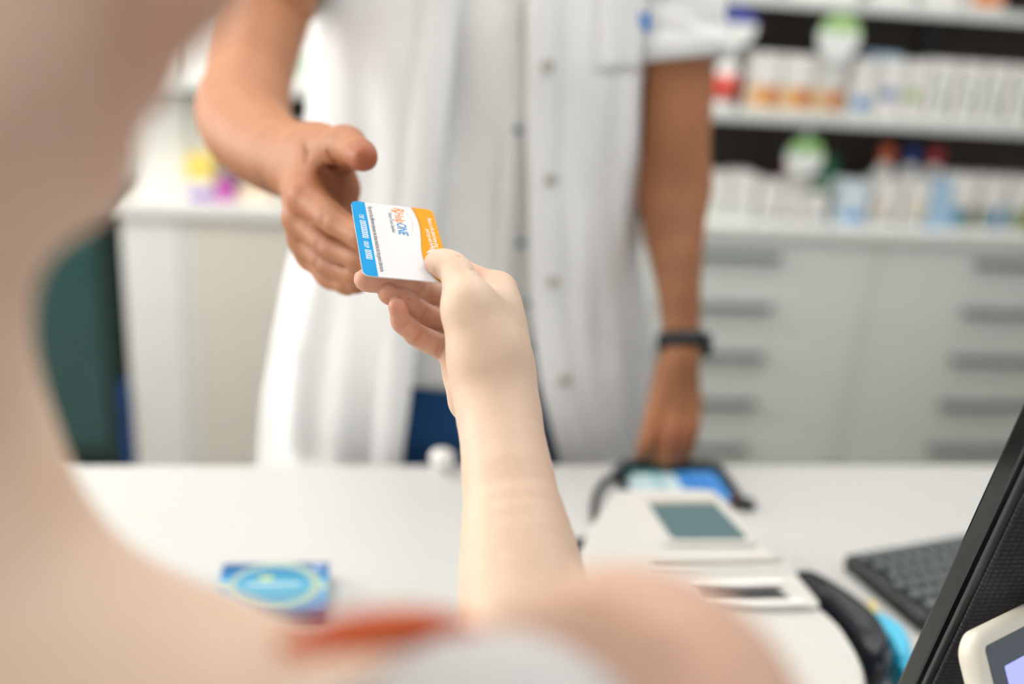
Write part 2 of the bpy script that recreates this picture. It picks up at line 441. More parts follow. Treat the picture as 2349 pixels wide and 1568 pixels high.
# dark low unit left of the cabinets
dk = mat('dark_green_laminate', (38, 58, 54), .35, var=.15, scale=4)
dk2 = mat('dark_glass_door', (52, 82, 80), .12, var=.25, scale=3)
du = thing('dark_display_cabinet', (-1.03, CABY + .18, 0), 'dark green glass-fronted low cabinet at the left behind the customer', 'cabinet')
box('body', (0, .03, .42), (.70, .34, .78), dk, du, bev=.004)
for i, x in enumerate((-.175, .175)):
    d = box('door', (x, -.155, .43), (.345, .02, .74), dk, du, bev=.003)
    box('pane', (x, -.168, .43), (.27, .006, .64), dk2, d, bev=.002)
    box('handle', (x - (1 if x > 0 else -1) * .15, -.178, .45), (.014, .02, .14), handm, d, bev=.004)
box('top', (0, 0, .82), (.72, .40, .025), mat('black_top', (24, 30, 32), .3), du, bev=.003)
tag(box('blue_folder', (-.668, CABY + .015, .36), (.018, .05, .30), mat('blue_plastic', (22, 70, 140), .4), bev=.003), 'narrow blue folder standing between the dark cabinet and the end panel', 'folder')
bpy.data.objects['blue_folder'].location.z = -.20

# ------------------------------------------------------------------ wall shelving
brown = mat('shelf_back_dark_wood', (58, 48, 38), .6, var=.2, scale=12)
shelfm = mat('shelf_board_white', (208, 212, 206), .4, var=.03)
su = thing('wall_shelving', (.98, CABY + .01, .853), 'white wall shelves with dark wooden back panel behind the pharmacist', 'shelving')
box('back_panel', (0, .375, .78), (3.22, .018, 1.56), brown, su, bev=0)
for z in (1.178, 1.494, 1.80, 2.10): box('shelf_board', (0, .185, z - .853 - .016), (3.22, .36, .032), shelfm, su, bev=.003)
for x in (-1.60, -.80, 0, .80, 1.60): box('upright', (x, .35, .78), (.03, .03, 1.56), mat('upright_dark', (52, 56, 56), .5), su, bev=.002)

def pbox(x, yf, z, wd, h, dp, m, label, group=None, prints=(), name='medicine_box', rz=0, cat='box'):
    """a carton standing at z with its front at yf; prints: (u0, v0, u1, v1, material) on the front in fractions"""
    o = box(name, (0, dp / 2, h / 2), (wd, dp, h), m, bev=.0012, seg=1, loc=(x, yf, z), orot=(0, 0, rz))
    tag(o, label, cat, group)
    for q in prints:
        u0, v0, u1, v1, pm = q[:5]
        if len(q) > 5:
            n = 20; cx, cz = (u0 + u1) / 2 * wd - wd / 2, (v0 + v1) / 2 * h; a, b = (u1 - u0) / 2 * wd, (v1 - v0) / 2 * h
            v = [(cx + a * math.cos(2 * PI * k / n), -.0012, cz + b * math.sin(2 * PI * k / n)) for k in range(n)]
            pyd('printed_mark', v, [tuple(range(n))], pm, o)
        else:
            pyd('printed_mark', [(u0 * wd - wd / 2, -.0009, v0 * h), (u1 * wd - wd / 2, -.0009, v0 * h), (u1 * wd - wd / 2, -.0009, v1 * h), (u0 * wd - wd / 2, -.0009, v1 * h)], [(0, 1, 2, 3)], pm, o)
    return o
def paper(rgb): return mat('paper_%d_%d_%d' % rgb, rgb, .5, var=.03)
Wt, Or, Od, Bl, Gr, Tl, Rd, Nv, Yl, Br, Lb, Pk, Gy = (paper(c) for c in ((232, 230, 224), (236, 190, 130), (214, 128, 62), (40, 140, 205), (150, 185, 60), (40, 150, 140),
      (210, 80, 66), (30, 60, 140), (240, 215, 110), (130, 100, 70), (170, 205, 230), (235, 195, 185), (150, 155, 160)))
Lg, Pu, Dg = paper((186, 214, 190)), paper((150, 110, 190)), paper((30, 110, 70))

def bottle(x, y, z, r, h, bm_, cm, lm, label, group=None):
    t = thing('medicine_bottle', (x, y, z), label, 'bottle', group)
    lathe('body', [(r * .96, 0), (r, .004), (r, h * .62), (r * .8, h * .70), (r * .5, h * .75), (r * .5, h * .78)], bm_, t)
    lathe('cap', [(r * .62, h * .78), (r * .64, h * .79), (r * .64, h * .99), (r * .58, h)], cm, t)
    lathe('paper_label', [(r * 1.01, h * .12), (r * 1.01, h * .55)], lm, t)
    return t
S1, S2, S3 = .853, 1.178, 1.494
YF = CABY + .03
amber = mat('amber_glass', (110, 55, 20), .2); capw = mat('cap_white', (235, 235, 230), .4)
def sx(px, py, y=YF): return ony(px, py, y)[0]
# middle shelf
bottle(sx(1612, 200), YF + .035, S2, .026, .15, amber, capw, Rd, 'amber bottle with white cap and red label beside the pharmacist\'s sleeve')
bottle(sx(1672, 200), YF + .035, S2, .036, .17, capw, capw, Rd, 'white bottle with orange-red label on the middle shelf')
bottle(sx(1704, 200), YF + .06, S2, .02, .10, amber, amber, Br, 'small brown bottle just left of the orange-banded boxes')
ordn = ['first', 'second', 'third', 'fourth', 'fifth', 'sixth', 'seventh', 'eighth']
for i in range(3):
    x = sx(1752 + 75 * i, 200)
    pbox(x, YF, S2, .086, .158, .09, Wt, '%s from the left of the white boxes with an orange lower band and dark spot' % ordn[i], 'orange-banded boxes', [(0, .06, 1, .46, Or), (.5, .1, 1.0, .44, Od, 1)])
pbox(sx(1981, 200), YF, S2, .070, .158, .09, Wt, 'white box with a bright blue tag at its foot on the middle shelf', None, [(.15, .1, .85, .36, Bl, 1)])
pbox(sx(2046, 200), YF, S2, .076, .163, .09, Wt, 'white box with a dark blue print at mid height, middle shelf', None, [(.1, .33, .7, .5, paper((60, 110, 175)))])
pbox(sx(2106, 200), YF, S2, .060, .163, .09, Wt, 'white box with a lime green print at mid height, middle shelf', None, [(.0, .32, .62, .5, Gr)])
for i in range(4):
    x = sx(2160 + 62 * i, 220)
    pbox(x, YF, S2, .069, .170, .09, Wt, '%s from the left of the white boxes with green script, middle shelf' % ordn[i], 'white boxes with green script',
         [(.2, .58, .55, .68, paper((150, 190, 170))), (.45, .22 + .06 * (i % 2), .7, .42, paper((110, 160, 140))), (.3, .08, .5, .13, Lg)])
pbox(sx(2060, 130), YF + .06, S2 + .1635, .10, .012, .05, Lb, 'flat pale blue carton lying on top of the printed boxes', None, name='flat_carton')
# lower shelf (worktop level)
low = [(1640, 70, .135, Wt, Lg, 'plain white box nearest the pharmacist\'s arm on the worktop'), (1706, 62, .14, Wt, Lg, 'white box with a faint green foot on the worktop'),
       (1768, 56, .12, Wt, Gy, 'shorter white box with grey print on the worktop'), (1822, 48, .115, Wt, Gy, 'white box with small grey lettering below the red cap')]
for px, wd, h, m, pm, lb in low:
    pbox(sx(px, 450), YF, S1, wd * .00118, h, .09, m, lb, None, [(.1, .12, .8, .26, pm)])
pbox(sx(1876, 450), YF, S1, .066, .12, .09, Wt, 'white box with a dark green lid strip on the worktop', None, [(0, .82, 1, 1, Dg), (.1, .1, .8, .24, Gy)])
pbox(sx(1962, 450), YF, S1, .088, .13, .09, paper((214, 228, 232)), 'pale box with a bright blue patch at its foot on the worktop', None, [(.1, .12, .95, .34, Bl, 1)])
pbox(sx(2040, 450), YF, S1, .076, .14, .09, Wt, 'white box with tan and grey print, left of two alike', None, [(.05, .3, .5, .5, paper((222, 196, 150))), (.1, .1, .9, .22, Gy)])
pbox(sx(2108, 450), YF, S1, .076, .145, .09, Wt, 'white box with tan and grey print, right of two alike', None, [(.3, .32, .8, .52, paper((222, 206, 150))), (.1, .1, .9, .22, Gy)])
pbox(sx(2164, 450), YF, S1, .056, .145, .09, Lb, 'pale blue narrow box on the worktop', None, [(.0, .1, .9, .3, Lb)])
for i, cs in enumerate(([Bl, Tl, Br], [Dg, Gy, Bl], [Tl, Br, Gr])):
    pbox(sx(2216 + 66 * i, 450), YF, S1, .074, .165, .09, Wt, ['white box with blue, teal and brown foot strip at the right of the worktop', 'white box with green, grey and blue foot strip at the right of the worktop', 'white box with teal, brown and lime foot strip at the right edge'][i], None,
         [(.02 + .33 * k, .06, .32 + .33 * k, .44 - .05 * (k % 2), c) for k, c in enumerate(cs)])
for px, c, lb in ((2030, paper((224, 110, 70)), 'orange-capped bottle behind the boxes on the worktop'), (2088, Nv, 'navy-capped bottle behind the boxes on the worktop'), (2142, paper((190, 50, 60)), 'crimson-capped bottle behind the boxes on the worktop')):
    bottle(sx(px, 380, YF + .14), YF + .14, S1, .032, .225, capw, c, Lb, lb)
bottle(sx(1812, 400, YF + .13), YF + .13, S1, .03, .17, capw, Rd, Pk, 'red-capped bottle below the green and white round sign')
bottle(sx(1900, 400, YF + .13), YF + .13, S1, .036, .18, Dg, Dg, Lg, 'dark green bottle behind the white boxes on the worktop')
# top shelf
for px, wd, c, pr, lb in ((1690, .22, Lg, [], 'wide pale green box on the top shelf above the blue round sign'), (1890, .20, Lg, [(0, 0, 1, .2, Wt)], 'wide pale green box with white foot above the green round sign'),
                      (2050, .12, Wt, [], 'plain white box on the top shelf right of the green boxes'), (2160, .11, Wt, [], 'white box on the top shelf next to the orange-footed one'), (2262, .11, Wt, [(.1, .05, .95, .3, Od)], 'white box with orange foot print on the top shelf')):
    pbox(sx(px, 5), YF, S3, wd, .17, .12, c, lb, None, pr)

def round_sign(px, py, y, r, cm, label, zb):
    c = ony(px, py, y)
    t = thing('round_shelf_sign', (c[0], y, c[2]), label, 'sign')
    n = 36; ol = [(r * math.cos(2 * PI * k / n), r * math.sin(2 * PI * k / n)) for k in range(n)]
    d = prism('disc', ol, -.0015, .0015, mat('sign_white', (232, 236, 230), .4), t, rot=(PI / 2, 0, 0))
    up_ = [p for p in ol if p[1] >= r * .12]
    prism('coloured_top', up_, .0016, .0022, cm, t, rot=(PI / 2, 0, 0))
    box('stem', (0, .004, (zb - c[2]) / 2), (.008, .002, abs(zb - c[2])), mat('clear_strip', (180, 190, 190), .2), t, bev=0)
    return t
round_sign(1692, 60, CABY - .01, .055, paper((50, 60, 150)), 'round blue and white shelf sign beside the sleeve', S3 - .03)
round_sign(1925, 85, CABY - .01, .062, paper((168, 206, 138)), 'round green and white shelf sign over the orange-banded boxes', S2 + .0)
round_sign(1846, 360, CABY - .01, .056, paper((140, 188, 112)), 'round green and white shelf sign below the middle shelf', S2 - .03)
# items at the left end of the back worktop and shelves
big = mat('large_white_carton', (222, 222, 216), .6, var=.02)
pbox(-.44, YF, S1, .075, .055, .09, Wt, 'white carton with a purple stripe on the left end of the worktop', None, [(.1, .02, 1, .5, Pu)])
pbox(-.44, YF, S1 + .0555, .072, .06, .09, Yl, 'yellow carton stacked on the purple-striped one')
pbox(-.375, YF, S1, .04, .05, .08, paper((200, 90, 180)), 'small magenta carton right of the purple-striped one')
pbox(-.29, YF, S1, .09, .04, .08, paper((236, 214, 190)), 'low beige carton on the worktop behind the forearm')
pbox(-.165, YF + .02, S1, .13, .22, .12, Wt, 'tall white carton behind the pharmacist\'s bent arm', None, [(.3, .7, .8, .9, Lg)])
pbox(-.155, YF, S2, .09, .12, .1, Wt, 'white and pale green carton between the arm and the coat', None, [(.3, .2, .9, .6, Lg)])
tag(box('label_printer', (0, 0, .025), (.05, .06, .05), mat('black_plastic', (20, 22, 22), .4), bev=.012, seg=3, loc=(-.205, YF + .06, S1 + .2205)), 'small black device standing on the tall white carton', 'device')
pbox(-.56, YF + .11, S1, .15, .27, .2, big, 'large blank white carton standing at the left end of the worktop')
pbox(-.425, YF + .11, S1, .105, .26, .2, big, 'narrower blank white carton beside the large one')
pbox(-.57, YF + .04, S2, .14, .20, .2, big, 'large white carton on the shelf beside the customer\'s face')
pbox(-.43, YF + .04, S2, .12, .17, .2, big, 'broad white carton on the shelf left of the bent arm')
pbox(-.42, YF + .06, S2 + .1705, .09, .05, .1, paper((150, 124, 98)), 'small brown carton lying on the broad white one')

# ------------------------------------------------------------------ things on the counter
ivory = mat('ivory_plastic', (204, 202, 195), .42, var=.02, scale=8)
ivory_d = mat('ivory_plastic_dark', (176, 172, 160), .5, var=.02)  # darker ivory for the display visor and one cover ridge
blackp = mat('black_plastic', (20, 22, 22), .4)
blackg = mat('black_gloss_plastic', (10, 11, 12), .14, var=.02)
lcdm = mat('grey_lcd_glass', (88, 112, 116), .12, var=.08, scale=9)

def loft(name, rings, m, parent, loc=None, smooth=True):
    n = len(rings[0]); v = [p for r in rings for p in r]; f = []
    for i in range(len(rings) - 1):
        for k in range(n): f.append((i * n + k, i * n + (k + 1) % n, (i + 1) * n + (k + 1) % n, (i + 1) * n + k))
    f.append(tuple(range(n))[::-1]); f.append(tuple((len(rings) - 1) * n + k for k in range(n)))
    o = pyd(name, v, f, m, parent, False, loc)
    for p in o.data.polygons: p.use_smooth = smooth and len(p.vertices) == 4
    return o
def closed_spline(pts, n=6):
    pts = [np.array(p, float) for p in pts]; N = len(pts); out = []
    for i in range(N):
        a, b, c, d = pts[i - 1], pts[i], pts[(i + 1) % N], pts[(i + 2) % N]
        for t in np.linspace(0, 1, n, endpoint=False):
            out.append(.5 * (2 * b + (c - a) * t + (2 * a - 5 * b + 4 * c - d) * t * t + (3 * b - a - 3 * c + d) * t ** 3))
    return np.array(out)
# long ivory machine
ol = closed_spline([(.300, .972), (.395, .972), (.412, .955), (.424, .88), (.430, .80), (.437, .745), (.446, .70), (.436, .64), (.400, .60), (.26, .595), (.205, .64), (.208, .75), (.232, .865), (.283, .958)])
org = np.array([.33, .78])
L = ol - org
pm = thing('receipt_machine', (org[0], org[1], CZ), 'long ivory receipt machine with a grey display on the counter', 'machine')
def ring(k, z): return [(x * k, y * k, z) for x, y in L]
loft('body', [ring(.965, .0), ring(.985, .004), ring(1.0, .03), ring(1.0, .058), ring(.985, .068), ring(.955, .073)], ivory, pm)
ZT = .0731
def slab(name, pts, z0, z1, m, parent): return prism(name, [(x - org[0], y - org[1]) for x, y in pts], z0, z1, m, parent)
def quadr(a, b, c, d, r=.006, n=4):
    ps = [np.array(q) for q in (a, b, c, d)]; out = []
    for i in range(4):
        p, q, s = ps[i - 1], ps[i], ps[(i + 1) % 4]
        u = (p - q) / np.linalg.norm(p - q); v = (s - q) / np.linalg.norm(s - q)
        for t in np.linspace(0, 1, n + 1):
            out.append(tuple(q + u * r * (1 - t) ** 2 + v * r * t ** 2))
    return out
dsp = slab('display_frame', quadr((.306, .938), (.402, .939), (.415, .846), (.312, .848), .008), ZT, ZT + .0035, ivory, pm)
slab('display_visor', quadr((.316, .934), (.396, .935), (.397, .926), (.317, .925), .002), ZT + .0036, ZT + .005, ivory_d, dsp)
slab('display_glass', quadr((.318, .923), (.394, .924), (.406, .854), (.324, .856), .006), ZT + .0036, ZT + .0046, lcdm, dsp)
cv = slab('paper_cover', quadr((.245, .815), (.428, .818), (.436, .735), (.232, .735), .012), ZT, ZT + .004, ivory, pm)
slab('cover_ridge', quadr((.29, .812), (.425, .815), (.426, .809), (.288, .806), .002), ZT + .0041, ZT + .0065, ivory_d, cv)
slab('cover_ridge', quadr((.285, .795), (.428, .798), (.428, .794), (.284, .791), .001), ZT + .0041, ZT + .0055, ivory, cv)
slab('paper_slot', quadr((.322, .764), (.402, .766), (.411, .746), (.318, .745), .002), ZT + .0041, ZT + .0046, mat('slot_black', (34, 38, 38), .5), cv)
slab('slot_lip', quadr((.316, .772), (.408, .774), (.409, .767), (.316, .765), .002), ZT + .0041, ZT + .008, mat('white_plastic', (236, 234, 228), .4), cv)
slab('slot_lip', quadr((.312, .744), (.418, .745), (.421, .737), (.312, .736), .002), ZT + .0041, ZT + .007, mat('white_plastic', (236, 234, 228), .4), cv)
# black curved grip and cyan sponge beside the machine
cr = closed_spline([(.462, .838), (.482, .815), (.500, .775), (.505, .738), (.496, .705), (.480, .69), (.470, .70), (.468, .74), (.462, .785), (.452, .82)])
g0 = np.array([.478, .76])
gr = thing('scanner_handset', (g0[0], g0[1], CZ), 'glossy black curved handset resting against the ivory machine', 'handset')
Lc = cr - g0
def rg(k, z): return [(x * k, y * k, z) for x, y in Lc]
loft('shell', [rg(.9, 0), rg(1, .006), rg(1.04, .03), rg(1.0, .048), rg(.85, .056)], mat('navy_black_gloss', (12, 20, 30), .16, var=.1), gr)
loft('trigger_strip', [[(x * .5, y * .5, z) for x, y in Lc] for z in (.0555, .058)], blackp, gr)
cs = closed_spline([(.512, .792), (.532, .785), (.542, .76), (.532, .725), (.512, .695), (.508, .70), (.514, .735), (.514, .765)])
c0 = np.array([.522, .745]); Ls = cs - c0
cy = thing('cyan_dispenser', (c0[0], c0[1], CZ), 'bright cyan plastic dispenser half hidden behind the black handset', 'dispenser')
loft('shell', [[(x * k, y * k, z) for x, y in Ls] for k, z in ((.92, 0), (1, .004), (1, .026), (.9, .032))], mat('cyan_plastic', (24, 180, 222), .35), cy)
loft('lid', [[(x * k, y * k, z) for x, y in Ls] for k, z in ((.7, .0321), (.66, .036))], mat('cyan_plastic_light', (70, 200, 235), .35), cy)
tag(tube('yellow_cord', spline([(.553, .84, CZ + .004), (.548, .815, CZ + .004), (.556, .785, CZ + .004)], 6), .004, mat('yellow_rubber', (236, 214, 140), .5)), 'short pale yellow cord on the counter by the cyan dispenser', 'cord')

# money mat with printed picture and black rim
tm = thing('money_mat', (.412, 1.098, CZ), 'black-rimmed money mat with a blue printed picture under the pharmacist\'s hand', 'mat')
def rr_ring(x0, y0, x1, y1, r, z): return [(x, y, z) for x, y in rrect(x0, y0, x1, y1, r)]
prism('base', rrect(-.078, -.052, .072, .055, .02), 0, .004, blackp, tm)
prism('printed_pale_field', rrect(-.066, -.046, .004, .030, .006), .0041, .0046, paper((196, 222, 226)), tm)
prism('printed_grey_stripe', rrect(-.03, -.046, -.016, .030, .002), .0047, .005, paper((160, 200, 210)), tm)
prism('printed_blue_field', rrect(.005, -.046, .062, .036, .006), .0041, .0046, paper((60, 150, 222)), tm)
for k in range(3): prism('printed_blue_stripe', rrect(.012 + .016 * k, -.040, .020 + .016 * k, .026, .002), .0047, .005, paper((28, 104, 190)), tm)
prism('printed_teal_band', rrect(-.066, .032, .0, .042, .003), .0041, .0046, paper((40, 120, 124)), tm)
rim = [(x, y, .006) for x, y in rrect(-.078, -.052, .072, .055, .02, 8)]
tube('rim', rim[27:] + rim[:20], .005, blackp, tm)
prism('red_corner_mark', rrect(-.070, -.050, -.058, -.040, .003), .0047, .0055, Rd, tm)
prism('red_corner_mark', rrect(.058, -.050, .070, -.036, .003), .0047, .0055, Rd, tm)
box('black_foot', (.074, -.052, .006), (.022, .018, .012), blackp, tm, bev=.004)
tag(tube('black_cable', spline([(.352, 1.118, CZ + .008), (.325, 1.105, CZ + .012), (.302, 1.075, CZ + .012), (.288, 1.035, CZ + .008), (.284, 1.00, CZ + .005), (.283, .97, CZ + .005)], 8), .005, blackp), 'black cable arching from the money mat along the machine', 'cable')
tag(tube('black_plug', spline([(.232, .951, CZ + .005), (.25, .957, CZ + .007), (.262, .966, CZ + .006)], 6), [.003] * 4 + [.006] * 6 + [.005] * 3, blackp), 'short black plug lying left of the ivory machine', 'plug')
kn = thing('white_stopper', (.109, 1.146, CZ), 'small white round stopper at the far edge of the counter', 'stopper')
lathe('ball', [(.010, 0), (.012, .002), (.009, .004), (.0145, .012), (.0165, .018), (.0145, .025), (.008, .029), (.001, .030)], mat('white_plastic', (236, 234, 228), .4), kn)
lathe('collar', [(.0125, 0), (.013, .001), (.0125, .002)], mat('white_plastic', (236, 234, 228), .4), kn)

# keyboard
kbm = mat('keyboard_black', (26, 30, 30), .35); keym = mat('key_black_sheen_tone', (88, 96, 96), .26, var=.1, spec=.8)  # black keys, their reflected brightness put into the base colour
kyaw = math.atan2(.038, .164)
kb = thing('keyboard', (.5535, .912, CZ), 'black computer keyboard behind the monitor on the counter', 'keyboard', rz=kyaw)
bmk = bmesh.new(); add_box(bmk, (.215, -.063, .009), (.43, .126, .018), .003); bm_obj('case', bmk, kbm, kb)
bmk = bmesh.new(); add_box(bmk, (0, 0, .003), (.0150, .0148, .007), .0025); km = bpy.data.meshes.new('key'); bm_ = bmk; bm_.to_mesh(km); bm_.free(); km.materials.append(keym)
for r in range(6):
    for c in range(21):
        if r == 5 and 4 <= c <= 8: continue
        link('key', km, None, kb, (.018 + .0193 * c + (.004 * (r % 3) if c < 14 else .004), -.0155 - .0188 * r, .0182))
box('space_bar', (.018 + .0193 * 6, -.0155 - .0188 * 5, .021), (.094, .0165, .006), keym, kb, bev=.0025)

# monitor seen from behind
def tex_back():
    m = bpy.data.materials.new('embossed_black_plastic'); m.use_nodes = True; nt = m.node_tree; b = nt.nodes['Principled BSDF']; Lk = nt.links
    tc = nt.nodes.new('ShaderNodeTexCoord'); mp = nt.nodes.new('ShaderNodeMapping'); Lk.new(tc.outputs['Object'], mp.inputs[0])
    mp.inputs['Rotation'].default_value = (PI / 2, 0, 0)
    br = nt.nodes.new('ShaderNodeTexBrick'); br.inputs['Scale'].default_value = 100
    br.inputs['Brick Width'].default_value = .44; br.inputs['Row Height'].default_value = .36; br.inputs['Mortar Size'].default_value = .055; br.inputs['Mortar Smooth'].default_value = .6
    br.offset = .0
    br.inputs['Color1'].default_value = (*lin((44, 44, 52)), 1); br.inputs['Color2'].default_value = (*lin((50, 50, 58)), 1); br.inputs['Mortar'].default_value = (*lin((14, 15, 18)), 1)
    Lk.new(mp.outputs[0], br.inputs['Vector']); Lk.new(br.outputs['Color'], b.inputs['Base Color'])
    bp = nt.nodes.new('ShaderNodeBump'); bp.inputs['Strength'].default_value = .8; bp.inputs['Distance'].default_value = .0008; bp.invert = True
    Lk.new(br.outputs['Fac'], bp.inputs['Height']); Lk.new(bp.outputs['Normal'], b.inputs['Normal'])
    b.inputs['Roughness'].default_value = .42
    return m
mon = thing('monitor', (.58, .545, CZ), 'black computer monitor seen from behind with an embossed back', 'monitor')
tilt = math.atan2(.508 - .463, 1.309 - 1.08)
# pivot at the lower front-left edge; local frame of the panel: x right, z up along the panel, y forward (+ towards the pharmacist)
pv = bpy.data.objects.new('panel', None)
bm = bmesh.new(); add_box(bm, (.23, -.009, .16), (.46, .018, .44), .003, 3)
def mon_part(name, bm, m, parent, smooth=False):
    o = bm_obj(name, bm, m, parent)
    o.location = (.366 - .58, .508 - .545, 1.08 - CZ); o.rotation_euler = (tilt, 0, 0)
    return o
bpy.data.objects.remove(pv)
mon_part('bezel', bm, blackg, mon)
bm = bmesh.new(); add_box(bm, (.23, -.0195, .16), (.456, .004, .436), .0015, 2); mon_part('back_rim', bm, mat('dark_grey_plastic', (58, 60, 60), .38), mon)
bm = bmesh.new(); add_box(bm, (.23, -.0225, .16), (.448, .004, .428), .0018, 3); mon_part('back_cover', bm, tex_back(), mon)
bm = bmesh.new(); add_box(bm, (.23, .001, .16), (.43, .003, .40), .001); mon_part('screen', bm, mat('screen_glass', (10, 12, 16), .06), mon)
bm = bmesh.new()
for k in range(5): add_box(bm, (.0, -.010, -.045 + .012 * k), (.002, .012, .004), .0008)
mon_part('side_vents', bm, blackp, mon)
box('neck', (.05, -.01, .09), (.07, .035, .18), blackp, mon, bev=.006)
prism('foot', rrect(-.06, -.10, .16, .08, .03), 0, .012, blackp, mon)

# card payment terminal on a pole, facing the customer
pc = P(2222, 1462, .555)
rx = np.array([.905, .426, 0.]); rx /= np.linalg.norm(rx)
ta = math.radians(60); perp = np.array([rx[1], -rx[0], 0])
fd = perp * math.cos(ta) - np.array([0, 0, 1]) * math.sin(ta)
nn = np.cross(rx, -fd)
Mt = Matrix(np.stack([rx, -fd, nn], 1).tolist()).to_4x4()
TW, TH = .088, .165
cen = pc + rx * TW / 2 + fd * TH / 2
base = (float(cen[0]), float(cen[1]) + .03, CZ)
pt = thing('payment_terminal', base, 'small white payment terminal with a lit lavender screen at the right bottom corner', 'terminal')
def pt_prism(name, ol, z0, z1, m, parent=pt):
    o = prism(name, ol, z0, z1, m, parent)
    o.matrix_local = Matrix.Translation(Vector(tuple(cen)) - Vector(base)) @ Mt
    return o
cream = mat('cream_plastic', (236, 230, 214), .35, var=.02)
def term_ring(k, z): return [(x, y, z) for x, y in rrect(-TW / 2 + k, -TH / 2 + k, TW / 2 - k, TH / 2 - k, .014 - k * .5, 8)]
shell = loft('shell', [term_ring(.004, -.013), term_ring(.001, -.010), term_ring(0, -.004), term_ring(.0015, -.001), term_ring(.004, 0)], cream, pt)
shell.matrix_local = Matrix.Translation(Vector(tuple(cen)) - Vector(base)) @ Mt
pt_prism('screen_window', rrect(-TW / 2 + .0115, TH / 2 - .083, TW / 2 - .0115, TH / 2 - .0085, .003), .0001, .0006, mat('dark_speckled_glass', (58, 66, 72), .12, var=.35, scale=900))
pt_prism('screen_display', rrect(-TW / 2 + .0235, TH / 2 - .076, TW / 2 - .0235, TH / 2 - .023, .001), .0007, .001, mat('lit_lavender_screen', (176, 182, 255), .3, emit=.75, var=.03))
for r in range(4):
    for c in range(3):
        pt_prism('key', rrect(-.031 + .022 * c, -.012 - .016 * r, -.031 + .022 * c + .018, -.001 - .016 * r, .003), .0005, .003, mat('grey_key', (190, 190, 186), .5))
cyl('pole', (0, 0, .012), tuple(Vector(tuple(cen - nn * .0125)) - Vector(base)), .011, blackp, pt)
lathe('pole_base', [(.045, 0), (.046, .004), (.04, .010), (.014, .014)], blackp, pt)

# blue carton on the counter
c00, c01, c11 = onz(484, 1408, .918), onz(511, 1292, .918), onz(755, 1292, .918)
bw = float(c11[0] - c01[0]); bd = float(c01[1] - c00[1])
bx = thing('blue_carton', (float(c00[0]) + bw / 2, float(c00[1]) + bd / 2, CZ), 'flat blue carton with a pale oval emblem on the white counter', 'box', rz=0.0)
def grad_mat(name, stops, axis='Y', lo=-.045, hi=.045):
    m = bpy.data.materials.new(name); m.use_nodes = True; nt = m.node_tree; b = nt.nodes['Principled BSDF']
    tc = nt.nodes.new('ShaderNodeTexCoord'); sp = nt.nodes.new('ShaderNodeSeparateXYZ'); mr = nt.nodes.new('ShaderNodeMapRange'); cr = nt.nodes.new('ShaderNodeValToRGB')
    nt.links.new(tc.outputs['Object'], sp.inputs[0]); nt.links.new(sp.outputs[axis], mr.inputs[0]); mr.inputs[1].default_value = lo; mr.inputs[2].default_value = hi
    nt.links.new(mr.outputs[0], cr.inputs[0]); nt.links.new(cr.outputs[0], b.inputs['Base Color'])
    el = cr.color_ramp.elements
    for i, (p, c) in enumerate(stops):
        e = el[i] if i < 2 else el.new(p)
        e.position = p; e.color = (*lin(c), 1)
    b.inputs['Roughness'].default_value = .35
    return m
box('carton', (0, 0, .009), (bw, bd, .018), grad_mat('printed_blue_gradient', [(0, (96, 112, 150)), (.35, (110, 160, 200)), (.55, (110, 185, 215)), (.75, (36, 120, 180)), (1, (18, 70, 130))], 'Y', -bd / 2, bd / 2), bx, bev=.001)
def ell_ol(cx, cy, a, b, n=40): return [(cx + a * math.cos(2 * PI * k / n), cy + b * math.sin(2 * PI * k / n)) for k in range(n)]
pale = paper((160, 182, 166)); 
prism('printed_yellow_line', rrect(-bw / 2 + .0005, -.003, bw / 2 - .0005, .001, .0005), .0181, .0183, paper((222, 222, 150)), bx)
prism('printed_outer_oval', ell_ol(.002, .002, .046, .040), .0183, .0185, pale, bx)
prism('printed_inner_oval', ell_ol(0, .002, .038, .032), .0185, .0187, grad_mat('printed_oval_gradient', [(0, (104, 148, 172)), (.5, (84, 164, 194)), (1, (26, 118, 168))], 'Y', -.03, .034), bx)
prism('printed_name_stripe', rrect(-.026, .0, .026, .006, .002), .0187, .0189, paper((168, 200, 210)), bx)
prism('printed_yellow_mark', ell_ol(-.008, .014, .008, .004), .0187, .0189, paper((196, 208, 120)), bx)
prism('printed_corner_mark', ell_ol(bw / 2 - .011, bd / 2 - .009, .007, .005), .0183, .0185, paper((150, 170, 210)), bx)
prism('printed_corner_mark', ell_ol(-bw / 2 + .014, -bd / 2 + .010, .007, .003), .0183, .0185, paper((220, 220, 226)), bx)

# ------------------------------------------------------------------ the plastic card
CO = np.array([-0.007135, 0.639153, 1.37019]); CU = np.array([0.101114, -0.953152, -0.285091]); CV = np.array([0.985209, 0.13578, -0.104529])
CU /= np.linalg.norm(CU); CV -= CU * (CU @ CV); CV /= np.linalg.norm(CV); CN = np.cross(CU, CV)
CW, CH = .0856, .054
card = thing('plastic_card', CO, 'white, blue and orange plastic discount card held between the two hands', 'card')
MC = Matrix(np.stack([CU, CV, CN], 1).tolist()).to_4x4()
def cprism(name, ol, z0, z1, m, parent=card):
    o = prism(name, ol, z0, z1, m, parent); o.matrix_local = MC; return o
c_white = mat('card_white', (220, 220, 222), .6, var=.0, spec=.15); c_blue = mat('card_blue', (0, 150, 214), .6, var=.0, spec=.15); c_or = mat('card_orange', (243, 152, 0), .6, var=.0, spec=.15)
c_gr = mat('card_grey', (204, 206, 208), .6, var=.0, spec=.15); c_od = mat('card_dark_orange', (206, 140, 18), .6, var=.0, spec=.15)
full = rrect(0, 0, CW, CH, .0045, 8)
cprism('card_base', full, -.0008, 0, c_white)
